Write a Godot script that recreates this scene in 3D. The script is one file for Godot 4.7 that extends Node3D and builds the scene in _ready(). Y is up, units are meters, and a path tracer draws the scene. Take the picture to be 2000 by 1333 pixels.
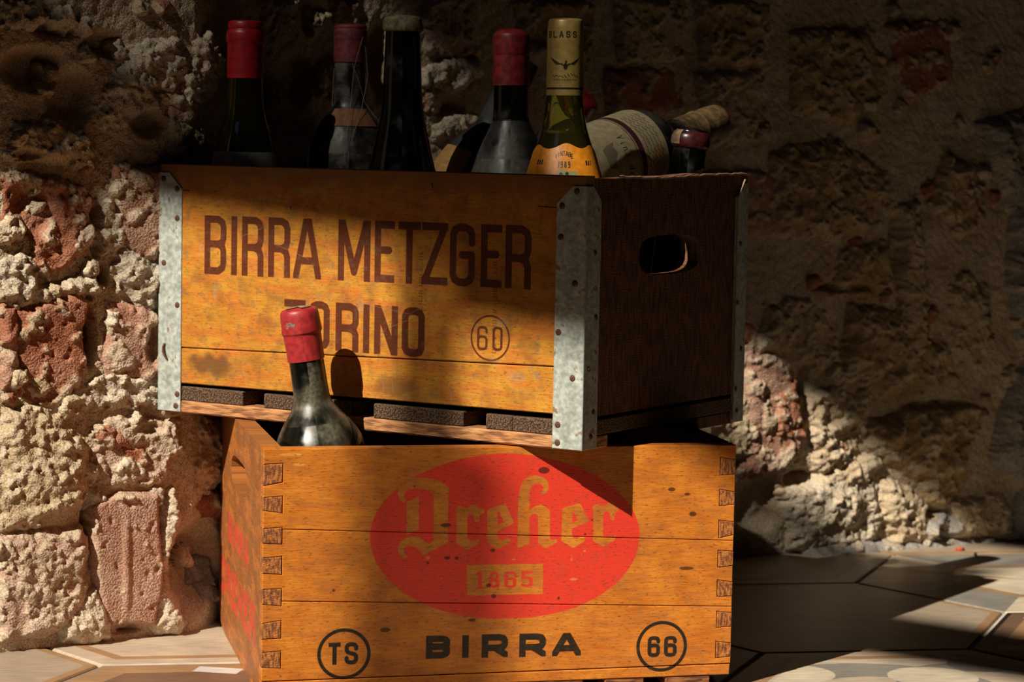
extends Node3D
# An old brick cellar: two wooden crates of bottles by a rubble wall, lit by low sun through a barred window.

const CAM := Vector3(0, 0.4504, 0)
const FPX := 5018.4
const PITCH := 0.0840
const ROLL := 0.0186
const SUN_DIR := Vector3(0.4723, -0.6505, -0.5948)
const WALL_O := Vector3(-0.403, 0, -2.148)     # foot of the rubble wall, its run and its normal
const WALL_U := Vector3(0.818, 0, -0.5752)
const WALL_N := Vector3(0.5752, 0, 0.818)
const WIN_N := Vector3(-0.6218, 0, 0.7832)     # the window wall faces the sun's azimuth
const WIN_U := Vector3(0.7832, 0, 0.6218)
const WIN_K := 2.08

var cam_basis: Basis
var used := {}
var M := {}


func _ready() -> void:
	# camera, sky, sun, exposure
	cam_basis = Basis(Vector3.RIGHT, -PITCH) * Basis(Vector3.BACK, ROLL)
	var cam := Camera3D.new()
	cam.name = "camera"
	cam.transform = Transform3D(cam_basis, CAM)
	var ca := CameraAttributesPhysical.new()
	ca.frustum_focal_length = 12.0 / tan(deg_to_rad(15.1306) * 0.5)
	ca.frustum_focus_distance = 2.03
	ca.exposure_aperture = 13.0
	ca.frustum_near = 0.05
	ca.frustum_far = 60.0
	cam.fov = 15.1306
	cam.near = 0.05
	cam.far = 60.0
	cam.attributes = ca
	add_child(cam)
	cam.current = true
	var we := WorldEnvironment.new()
	we.name = "environment"
	var env := Environment.new()
	var sky := Sky.new()
	var sm := ProceduralSkyMaterial.new()
	sm.sky_top_color = Color(0.36, 0.55, 0.85)
	sm.sky_horizon_color = Color(0.80, 0.84, 0.88)
	sm.ground_bottom_color = Color(0.40, 0.35, 0.30)
	sm.ground_horizon_color = Color(0.62, 0.58, 0.52)
	sm.sun_angle_max = 1.0
	sky.sky_material = sm
	env.background_mode = Environment.BG_SKY
	env.sky = sky
	env.background_energy_multiplier = SKY_E
	env.ambient_light_source = Environment.AMBIENT_SOURCE_SKY
	env.tonemap_mode = Environment.TONE_MAPPER_LINEAR
	env.tonemap_exposure = 1.0
	env.sdfgi_enabled = true
	env.ssao_enabled = true
	env.ssil_enabled = true
	we.environment = env
	add_child(we)
	var sun := DirectionalLight3D.new()
	sun.name = "sun"
	sun.light_color = Color(1.0, 0.965, 0.90)
	sun.light_energy = SUN_E
	sun.light_angular_distance = 0.42
	sun.shadow_enabled = true
	sun.sky_mode = DirectionalLight3D.SKY_MODE_LIGHT_ONLY
	add_child(sun)
	sun.look_at_from_position(-SUN_DIR * 8.0, Vector3.ZERO, Vector3.UP)
	make_materials()
	build_room()
	build_wall()
	build_floor()
	build_lower_crate()
	build_upper_crate()
	build_bottles()
	build_bits()

const SKY_E := 0.5
const SUN_E := 2.5

# ---------------------------------------------------------------- mesh builder
class MB:
	var v := PackedVector3Array()
	var n := PackedVector3Array()
	var uv := PackedVector2Array()
	var c := PackedColorArray()
	var idx := PackedInt32Array()
	var colored := false
	func vert(p: Vector3, nn: Vector3, t := Vector2.ZERO, col := Color.WHITE) -> int:
		v.append(p); n.append(nn); uv.append(t); c.append(col)
		return v.size() - 1
	func tri_i(a: int, b: int, d: int) -> void:
		var g := (v[b] - v[a]).cross(v[d] - v[a])
		if g.dot(n[a] + n[b] + n[d]) > 0.0:
			idx.append(a); idx.append(d); idx.append(b)
		else:
			idx.append(a); idx.append(b); idx.append(d)
	func quad(a: Vector3, b: Vector3, d: Vector3, e: Vector3, nn: Vector3, ta := Vector2.ZERO, tb := Vector2.ZERO, td := Vector2.ZERO, te := Vector2.ZERO, col := Color.WHITE) -> void:
		var i := vert(a, nn, ta, col)
		vert(b, nn, tb, col); vert(d, nn, td, col); vert(e, nn, te, col)
		tri_i(i, i + 1, i + 2); tri_i(i, i + 2, i + 3)
	func mesh() -> ArrayMesh:
		var a := []
		a.resize(Mesh.ARRAY_MAX)
		a[Mesh.ARRAY_VERTEX] = v
		a[Mesh.ARRAY_NORMAL] = n
		a[Mesh.ARRAY_TEX_UV] = uv
		if colored:
			a[Mesh.ARRAY_COLOR] = c
		a[Mesh.ARRAY_INDEX] = idx
		var m := ArrayMesh.new()
		m.add_surface_from_arrays(Mesh.PRIMITIVE_TRIANGLES, a)
		return m

func numbered(called: String) -> String:
	if not used.has(called):
		used[called] = 0
		return called
	used[called] += 1
	return "%s_%03d" % [called, used[called]]

func thing(called: String, label: String, category: String, at := Transform3D.IDENTITY, group := "") -> Node3D:
	var o := Node3D.new()
	o.name = numbered(called)
	add_child(o)
	o.transform = at
	o.set_meta("label", label)
	o.set_meta("category", category)
	if group != "":
		o.set_meta("group", group)
	return o

func part(called: String, m: Mesh, mat: Material, parent: Node3D) -> MeshInstance3D:
	var o := MeshInstance3D.new()
	o.name = called
	o.mesh = m
	o.material_override = mat
	o.cast_shadow = GeometryInstance3D.SHADOW_CASTING_SETTING_ON
	parent.add_child(o, true)
	return o

func struct(called: String, m: Mesh, mat: Material, label := "") -> MeshInstance3D:
	var o := part(called, m, mat, self)
	o.set_meta("kind", "structure")
	o.set_meta("category", called.get_slice("_", 0))
	if label != "":
		o.set_meta("label", label)
	return o

func mat(col: Color, rough := 0.8, spec := 0.5) -> StandardMaterial3D:
	var m := StandardMaterial3D.new()
	m.albedo_color = col
	m.roughness = rough
	m.metallic_specular = spec
	return m

func noise(sd: int, freq: float, oct := 1, kind := FastNoiseLite.TYPE_SIMPLEX_SMOOTH) -> FastNoiseLite:
	var f := FastNoiseLite.new()
	f.seed = sd
	f.frequency = freq
	f.noise_type = kind
	f.fractal_type = FastNoiseLite.FRACTAL_FBM if oct > 1 else FastNoiseLite.FRACTAL_NONE
	f.fractal_octaves = oct
	return f

# an image of noise as bytes, stretched by (sx, sy)
func field(sd: int, freq: float, oct: int, w: int, h: int, sx := 1, sy := 1, kind := FastNoiseLite.TYPE_SIMPLEX_SMOOTH) -> PackedByteArray:
	var im: Image = noise(sd, freq, oct, kind).get_image(maxi(2, w / sx), maxi(2, h / sy), false, false, true)
	if sx > 1 or sy > 1:
		im.resize(w, h, Image.INTERPOLATE_CUBIC)
	im.convert(Image.FORMAT_L8)
	return im.get_data()

func tex_of(data: PackedByteArray, w: int, h: int, mips := true) -> ImageTexture:
	var im := Image.create_from_data(w, h, false, Image.FORMAT_RGB8, data)
	return ImageTexture.create_from_image(im)

func gray_tex(data: PackedByteArray, w: int, h: int) -> ImageTexture:
	return ImageTexture.create_from_image(Image.create_from_data(w, h, false, Image.FORMAT_L8, data))

func ramp(data: PackedByteArray, w: int, h: int, cols: Array, offs: Array) -> ImageTexture:
	var g := Gradient.new()
	g.colors = PackedColorArray(cols)
	g.offsets = PackedFloat32Array(offs)
	var lut := PackedByteArray()
	for i in 256:
		var c := g.sample(i / 255.0)
		lut.append(int(c.r * 255.0)); lut.append(int(c.g * 255.0)); lut.append(int(c.b * 255.0))
	var out := PackedByteArray()
	out.resize(w * h * 3)
	for i in w * h:
		var k := data[i] * 3
		out[i * 3] = lut[k]; out[i * 3 + 1] = lut[k + 1]; out[i * 3 + 2] = lut[k + 2]
	return tex_of(out, w, h)

# a point of the photograph's frame as a ray, and where it meets a plane
func ray(px: float, py: float) -> Vector3:
	return cam_basis * Vector3((px - 1000.0) / FPX, -(py - 666.5) / FPX, -1.0)

func on_plane(px: float, py: float, n: Vector3, c: float) -> Vector3:
	var d := ray(px, py)
	return CAM + d * ((c - n.dot(CAM)) / n.dot(d))

func on_floor(px: float, py: float) -> Vector3:
	return on_plane(px, py, Vector3.UP, 0.0)

# ---------------------------------------------------------------- shapes
# a flat outline (x, y) pushed through z0..z1 (z1 is the face that shows), with a chamfered front edge; uv from the outline
func prism(b: MB, poly: PackedVector2Array, z0: float, z1: float, bev: float, uv_o: Vector2, uv_s: Vector2, skip := []) -> void:
	var k := poly.size()
	var area := 0.0
	for i in k:
		area += poly[i].cross(poly[(i + 1) % k])
	var sgn := 1.0 if area > 0.0 else -1.0
	var inn := PackedVector2Array()
	var outn := PackedVector2Array()
	for i in k:
		var e := (poly[(i + 1) % k] - poly[i]).normalized()
		outn.append(Vector2(e.y, -e.x) * sgn)
	for i in k:
		var n0 := outn[(i + k - 1) % k]
		var n1 := outn[i]
		var d := 1.0 + n0.dot(n1)
		inn.append(poly[i] - (n0 + n1) * (bev / maxf(d, 0.35)))
	var tris := Geometry2D.triangulate_polygon(poly)
	var f := func(p: Vector2) -> Vector2: return (p - uv_o) * uv_s
	var i0 := b.v.size()
	for i in k:
		b.vert(Vector3(inn[i].x, inn[i].y, z1), Vector3(0, 0, signf(z1 - z0)), f.call(inn[i]))
	for t in range(0, tris.size(), 3):
		b.tri_i(i0 + tris[t], i0 + tris[t + 1], i0 + tris[t + 2])
	i0 = b.v.size()
	for i in k:
		b.vert(Vector3(poly[i].x, poly[i].y, z0), Vector3(0, 0, signf(z0 - z1)), f.call(poly[i]))
	for t in range(0, tris.size(), 3):
		b.tri_i(i0 + tris[t], i0 + tris[t + 1], i0 + tris[t + 2])
	var zb := z1 - bev * signf(z1 - z0)
	for i in k:
		if i in skip:
			continue
		var j := (i + 1) % k
		var nn := Vector3(outn[i].x, outn[i].y, 0)
		b.quad(Vector3(poly[i].x, poly[i].y, z0), Vector3(poly[j].x, poly[j].y, z0), Vector3(poly[j].x, poly[j].y, zb), Vector3(poly[i].x, poly[i].y, zb), nn, f.call(poly[i]), f.call(poly[j]), f.call(poly[j]), f.call(poly[i]))
		if bev > 0.0:
			b.quad(Vector3(poly[i].x, poly[i].y, zb), Vector3(poly[j].x, poly[j].y, zb), Vector3(inn[j].x, inn[j].y, z1), Vector3(inn[i].x, inn[i].y, z1), (nn + Vector3(0, 0, signf(z1 - z0))).normalized(), f.call(poly[i]), f.call(poly[j]), f.call(inn[j]), f.call(inn[i]))

# a box with chamfered edges between two corners
func chamfer_box(b: MB, lo: Vector3, hi: Vector3, bev: float, uv_s := 1.0) -> void:
	var c := (lo + hi) * 0.5
	var h := (hi - lo) * 0.5
	var e := minf(bev, minf(h.x, minf(h.y, h.z)) * 0.6)
	var ax := [Vector3.RIGHT, Vector3.UP, Vector3.BACK]
	for a in 3:
		for s: float in [-1.0, 1.0]:
			var n: Vector3 = ax[a] * s
			var u: Vector3 = ax[(a + 1) % 3]
			var w: Vector3 = ax[(a + 2) % 3]
			var hu := h[(a + 1) % 3] - e
			var hw := h[(a + 2) % 3] - e
			var o := c + n * h[a]
			var q := [o - u * hu - w * hw, o + u * hu - w * hw, o + u * hu + w * hw, o - u * hu + w * hw]
			var t := []
			for p: Vector3 in q:
				t.append(Vector2(p.dot(u), p.dot(w)) * uv_s)
			b.quad(q[0], q[1], q[2], q[3], n, t[0], t[1], t[2], t[3])
			# the chamfers towards +u and +w of the next axes
			for s2: float in [-1.0, 1.0]:
				var n2 := u * s2
				var p0 := o + n2 * hu
				var p1 := c + n * (h[a] - e) + n2 * h[(a + 1) % 3]
				b.quad(p0 - w * hw, p0 + w * hw, p1 + w * hw, p1 - w * hw, (n + n2).normalized(), Vector2(p0.dot(u), p0.dot(w)) * uv_s, Vector2(p0.dot(u), p0.dot(w)) * uv_s, Vector2(p1.dot(u), p1.dot(w)) * uv_s, Vector2(p1.dot(u), p1.dot(w)) * uv_s)
				for s3: float in [-1.0, 1.0]:
					if a == 0:
						var m := w * s3
						var qa := c + n * h.x + u * (s2 * (h.y - e)) + m * (h.z - e)
						var qb := c + n * (h.x - e) + u * (s2 * h.y) + m * (h.z - e)
						var qc := c + n * (h.x - e) + u * (s2 * (h.y - e)) + m * h.z
						var nn := (n + n2 + m).normalized()
						var i := b.vert(qa, nn); b.vert(qb, nn); b.vert(qc, nn)
						b.tri_i(i, i + 1, i + 2)

# a turned profile of (radius, height) about y; u runs round, v up. phase 0..1 for a part turn
func lathe(b: MB, prof: PackedVector2Array, segs: int, a0 := 0.0, a1 := TAU, grow := 0.0, wob := 0.0, sd := 1) -> void:
	var i0 := b.v.size()
	var k := prof.size()
	var y0 := prof[0].y
	var y1 := prof[k - 1].y
	var nz := noise(sd, 1.0, 2)
	for j in k:
		var t := prof[mini(j + 1, k - 1)] - prof[maxi(j - 1, 0)]
		var nr := Vector2(t.y, -t.x).normalized()
		for i in segs + 1:
			var a := lerpf(a0, a1, float(i) / segs)
			var d := Vector3(sin(a), 0, cos(a))
			var r := prof[j].x + grow
			if wob > 0.0:
				r += wob * nz.get_noise_3d(cos(a) * 1.4, prof[j].y * 60.0, sin(a) * 1.4)
			b.vert(d * r + Vector3(0, prof[j].y, 0), (d * nr.x + Vector3(0, nr.y, 0)).normalized(), Vector2(float(i) / segs, 1.0 - (prof[j].y - y0) / maxf(y1 - y0, 1e-6)))
	for j in k - 1:
		for i in segs:
			var p := i0 + j * (segs + 1) + i
			b.tri_i(p, p + 1, p + segs + 2)
			b.tri_i(p, p + segs + 2, p + segs + 1)

func tube(b: MB, pts: Array, r: float, segs := 6) -> void:
	var i0 := b.v.size()
	for j in pts.size():
		var t: Vector3 = (pts[mini(j + 1, pts.size() - 1)] - pts[maxi(j - 1, 0)]).normalized()
		var u := t.cross(Vector3(0.31, 0.2, 0.93)).normalized()
		var w := t.cross(u)
		for i in segs + 1:
			var a := TAU * i / segs
			var d := u * cos(a) + w * sin(a)
			b.vert(pts[j] + d * r, d)
	for j in pts.size() - 1:
		for i in segs:
			var p := i0 + j * (segs + 1) + i
			b.tri_i(p, p + 1, p + segs + 2)
			b.tri_i(p, p + segs + 2, p + segs + 1)

# ---------------------------------------------------------------- print: strokes and outlines drawn into a mask
class Ink:
	var w: int
	var h: int
	var ppm: float
	var a := PackedFloat32Array()
	func _init(ww: int, hh: int, p: float) -> void:
		w = ww; h = hh; ppm = p
		a.resize(w * h)
	func seg(p: Vector2, q: Vector2, r: float, clip: Rect2) -> void:
		var x0 := maxi(0, int(floor((maxf(minf(p.x, q.x) - r, clip.position.x)) * ppm - 1.0)))
		var x1 := mini(w - 1, int(ceil((minf(maxf(p.x, q.x) + r, clip.end.x)) * ppm + 1.0)))
		var y0 := maxi(0, int(floor((maxf(minf(p.y, q.y) - r, clip.position.y)) * ppm - 1.0)))
		var y1 := mini(h - 1, int(ceil((minf(maxf(p.y, q.y) + r, clip.end.y)) * ppm + 1.0)))
		var pq := q - p
		var l2 := maxf(pq.length_squared(), 1e-9)
		for y in range(y0, y1 + 1):
			for x in range(x0, x1 + 1):
				var c := Vector2((x + 0.5) / ppm, (y + 0.5) / ppm)
				var t := clampf((c - p).dot(pq) / l2, 0.0, 1.0)
				var d := (c - p - pq * t).length()
				var e := (r - d) * ppm + 0.5
				if e <= 0.0:
					continue
				e = minf(e, minf(minf(c.x - clip.position.x, clip.end.x - c.x), minf(c.y - clip.position.y, clip.end.y - c.y)) * ppm + 0.5)
				if e > a[y * w + x]:
					a[y * w + x] = minf(e, 1.0)
	func poly(pts: PackedVector2Array, val := 1.0) -> void:
		var lo := pts[0]
		var hi := pts[0]
		for p in pts:
			lo = lo.min(p); hi = hi.max(p)
		for y in range(maxi(0, int(lo.y * ppm)), mini(h - 1, int(hi.y * ppm) + 1) + 1):
			for x in range(maxi(0, int(lo.x * ppm)), mini(w - 1, int(hi.x * ppm) + 1) + 1):
				var k := 0
				for s in 4:
					if Geometry2D.is_point_in_polygon(Vector2((x + 0.25 + 0.5 * (s & 1)) / ppm, (y + 0.25 + 0.5 * (s >> 1)) / ppm), pts):
						k += 1
				if k:
					a[y * w + x] = lerpf(a[y * w + x], val, k / 4.0)
	func ellipse(c: Vector2, r: Vector2, wid := 0.0) -> void:
		for y in range(maxi(0, int((c.y - r.y) * ppm) - 1), mini(h - 1, int((c.y + r.y) * ppm) + 1) + 1):
			for x in range(maxi(0, int((c.x - r.x) * ppm) - 1), mini(w - 1, int((c.x + r.x) * ppm) + 1) + 1):
				var d := (Vector2((x + 0.5) / ppm, (y + 0.5) / ppm) - c) / r
				var l := d.length()
				var e := (1.0 - l) * minf(r.x, r.y) * ppm + 0.5
				if wid > 0.0:
					e = minf(e, (l - 1.0) * minf(r.x, r.y) * ppm + wid * ppm + 0.5)
				a[y * w + x] = maxf(a[y * w + x], clampf(e, 0.0, 1.0))

const GLYPH := {
	"B": [[0, 0, 0, 1], [0, 0, .68, 0, .93, .06, 1, .15, 1, .36, .93, .44, .7, .48, 0, .48], [.7, .48, .93, .53, 1, .62, 1, .85, .93, .94, .68, 1, 0, 1]],
	"I": [[.5, 0, .5, 1]],
	"R": [[0, 0, 0, 1], [0, 0, .66, 0, .92, .05, 1, .14, 1, .38, .92, .47, .66, .52, 0, .52], [.6, .52, .9, .57, 1, .68, 1, 1]],
	"Q": [[0, 0, 0, 1], [0, 0, .7, 0, .93, .06, 1, .2, 1, .42, .93, .56, .7, .62, 0, .62], [.5, .62, 1, 1]],
	"A": [[0, 1, .455, -.07, .545, -.07, 1, 1], [.17, .73, .83, .73]],
	"M": [[0, 0, 0, 1], [1, 0, 1, 1], [.03, -.06, .5, .9, .97, -.06]],
	"E": [[0, 0, 0, 1], [0, 0, 1, 0], [0, 1, 1, 1], [0, .47, .82, .47]],
	"T": [[0, 0, 1, 0], [.5, 0, .5, 1]],
	"Z": [[0, 0, 1, 0], [0, 1, 1, 1], [1, 0, 0, 1]],
	"G": [[1, .27, 1, .13, .9, .04, .66, 0, .34, 0, .1, .04, 0, .13, 0, .87, .1, .96, .34, 1, .66, 1, .9, .96, 1, .87, 1, .5, .48, .5]],
	"O": [[.34, 0, .66, 0, .9, .04, 1, .13, 1, .87, .9, .96, .66, 1, .34, 1, .1, .96, 0, .87, 0, .13, .1, .04, .34, 0]],
	"N": [[0, 0, 0, 1], [1, 0, 1, 1], [.02, -.05, .98, 1.05]],
	"6": [[1, .22, 1, .13, .88, .03, .62, 0, .38, 0, .12, .03, 0, .13, 0, .87, .12, .97, .38, 1, .62, 1, .88, .97, 1, .87, 1, .56, .88, .46, .62, .43, .38, .43, .12, .46, 0, .56]],
	"S": [[1, .24, 1, .14, .85, .03, .6, 0, .4, 0, .15, .03, 0, .14, 0, .34, .15, .44, .85, .56, 1, .66, 1, .86, .85, .97, .6, 1, .4, 1, .15, .97, 0, .86, 0, .76]],
	"D": [[0, 0, 0, 1, .6, 1, .9, .94, 1, .8, 1, .2, .9, .06, .6, 0, 0, 0]],
	"H": [[0, 0, 0, 1], [1, 0, 1, 1], [0, .5, 1, .5]],
	"V": [[0, 0, .5, 1, 1, 0]],
	"L": [[0, 0, 0, 1, 1, 1]],
	"K": [[0, 0, 0, 1], [1, 0, 0, .6], [.3, .4, 1, 1]],
	"U": [[0, 0, 0, .85, .2, 1, .8, 1, 1, .85, 1, 0]],
	"1": [[.15, .2, .55, 0, .55, 1]],
	"5": [[.95, 0, .1, 0, 0, .45, .4, .38, .85, .45, 1, .65, .9, .9, .5, 1, 0, .9]],
	"8": [[.5, .47, .12, .36, .12, .1, .5, 0, .88, .1, .88, .36, .5, .47, 0, .6, 0, .88, .5, 1, 1, .88, 1, .6, .5, .47]],
	"9": [[1, .4, .7, .55, .3, .55, 0, .4, 0, .13, .3, 0, .7, 0, 1, .13, 1, .75, .7, 1, .1, 1]],
	"i": [[.5, .45, .4, 1, .7, .9], [.55, .2, .56, .24]],
	"n": [[.1, 1, .2, .4, .25, .6, .6, .42, .75, .5, .7, 1, 1, .9]],
	"s": [[.8, .45, .4, .5, .7, .75, .5, 1, .1, .9]],
	"d": [[.7, .55, .3, .5, .1, .8, .3, 1, .7, .8, 1, 0, .75, 1, 1, .92]],
	"e": [[.2, .75, .7, .6, .6, .42, .3, .5, .15, .8, .4, 1, .9, .85]],
	"v": [[0, .1, .25, 0, .35, 1, .7, .3, 1, 0]],
	"P": [[.2, 1, .4, 0], [.1, .15, .5, 0, .9, .15, .8, .45, .35, .55]],
}

# one letter into the box x0..x1, y0..y1 (mm)
func letter(ink: Ink, g: String, x0: float, y0: float, x1: float, y1: float, wd: float) -> void:
	var r := wd * 0.5
	var box := Rect2(x0, y0, x1 - x0, y1 - y0)
	var iw := maxf(x1 - x0 - wd, 0.0)
	var ih := y1 - y0 - wd
	for line: Array in GLYPH[g]:
		var pts := []
		for i in range(0, line.size(), 2):
			pts.append(Vector2(x0 + r + iw * float(line[i]), y0 + r + ih * float(line[i + 1])))
		var k := pts.size()
		# square ends only where a stroke runs out at the edge of its box
		for e: int in [0, k - 1]:
			var d: Vector2 = (pts[e] - pts[1 if e == 0 else k - 2]).normalized()
			var gx := float(line[e * 2])
			var gy := float(line[e * 2 + 1])
			if (pts[0] as Vector2).distance_to(pts[k - 1]) > 0.01 and ((absf(d.y) > 0.5 and (gy < 0.001 or gy > 0.999)) or (absf(d.x) > 0.5 and (gx < 0.001 or gx > 0.999))):
				pts[e] += d * r
		for i in k - 1:
			ink.seg(pts[i], pts[i + 1], r, box)

func word(ink: Ink, text: String, x0: float, y0: float, x1: float, y1: float, wd: float, gap: float) -> void:
	var units := 0.0
	for ch in text:
		units += 0.35 if ch == "I" or ch == "1" or ch == "i" else (0.6 if ch == " " else 1.0)
	var unit := (x1 - x0 - gap * (text.length() - 1)) / units
	var x := x0
	for ch in text:
		var cw := unit * (0.35 if ch == "I" or ch == "1" or ch == "i" else (0.6 if ch == " " else 1.0))
		if ch != " ":
			letter(ink, ch, x, y0, x + cw, y1, wd)
		x += cw + gap

# ---------------------------------------------------------------- materials
# wood seen on one face: streaks along x, blots, dark flecks, scratches; ink laid on top. Sizes in mm.
func wood_face(w_mm: float, h_mm: float, ppm: float, sd: int, light: Color, dark: Color, inks: Array, wear := 0.3, flecks := 0.5, alt := Color(0.74, 0.43, 0.17), along_y := false) -> ImageTexture:
	var w := int(w_mm * ppm)
	var h := int(h_mm * ppm)
	var sx := 1 if along_y else 16
	var sy := 16 if along_y else 1
	var fine := field(sd, 0.32, 2, w, h, sx, sy)
	var mid := field(sd + 1, 0.09, 3, w, h, 1 if along_y else 8, 8 if along_y else 1)
	var blot := field(sd + 2, 0.009, 4, w, h)
	var dash := field(sd + 3, 0.22, 2, w, h, 1 if along_y else 4, 4 if along_y else 1)
	var grime := field(sd + 4, 0.03, 4, w, h)
	var scr := field(sd + 5, 0.02, 2, w, h, 1, 1, FastNoiseLite.TYPE_SIMPLEX)
	var hue := field(sd + 6, 0.022, 3, w, h, 1 if along_y else 4, 4 if along_y else 1)
	var out := PackedByteArray()
	out.resize(w * h * 3)
	var n_ink := inks.size()
	var grey := Color(0.42, 0.35, 0.31)
	for i in w * h:
		var k := 0.45 * fine[i] / 255.0 + 0.3 * mid[i] / 255.0 + 0.45 * blot[i] / 255.0 - 0.1
		k = clampf(k, 0.0, 1.0)
		var r := lerpf(dark.r, light.r, k)
		var g := lerpf(dark.g, light.g, k)
		var b := lerpf(dark.b, light.b, k)
		var al := clampf((hue[i] / 255.0 - 0.47) * 4.0, 0.0, 0.75)
		r = lerpf(r, alt.r * (0.8 + 0.3 * k), al); g = lerpf(g, alt.g * (0.8 + 0.3 * k), al); b = lerpf(b, alt.b * (0.8 + 0.3 * k), al)
		var wr := clampf((grime[i] / 255.0 - 0.62) * 5.0, 0.0, 1.0) * wear
		var rough_ink := 1.0 - clampf((dash[i] / 255.0 - 0.70) * 4.0, 0.0, 0.4) - clampf((absf(scr[i] / 255.0 - 0.5) - 0.002) * -160.0, 0.0, 0.4)
		for q in n_ink:
			var a: float = inks[q][0].a[i]
			if a > 0.0:
				a *= rough_ink * (0.93 - 0.2 * fine[i] / 255.0 * wear)
				var c: Color = inks[q][1]
				r = lerpf(r, c.r, a); g = lerpf(g, c.g, a); b = lerpf(b, c.b, a)
		r = lerpf(r, grey.r, wr); g = lerpf(g, grey.g, wr); b = lerpf(b, grey.b, wr)
		var fl := 1.0 - clampf((dash[i] / 255.0 - 0.70) * 7.0, 0.0, 1.0) * flecks
		out[i * 3] = int(clampf(r * fl, 0.0, 1.0) * 255.0)
		out[i * 3 + 1] = int(clampf(g * fl, 0.0, 1.0) * 255.0)
		out[i * 3 + 2] = int(clampf(b * fl, 0.0, 1.0) * 255.0)
	return tex_of(out, w, h)

func textured(t: Texture2D, rough: float, spec := 0.5) -> StandardMaterial3D:
	var m := mat(Color.WHITE, rough, spec)
	m.albedo_texture = t
	return m

func bumped(m: StandardMaterial3D, t: Texture2D, cm: float) -> StandardMaterial3D:
	m.heightmap_enabled = true
	m.heightmap_texture = t
	m.heightmap_scale = cm
	return m

func tri_mat(t: Texture2D, per_m: float, rough: float, bump: Texture2D = null, cm := 0.05) -> StandardMaterial3D:
	var m := textured(t, rough)
	m.uv1_triplanar = true
	m.uv1_scale = Vector3.ONE * per_m
	if bump:
		bumped(m, bump, cm)
	return m

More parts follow.
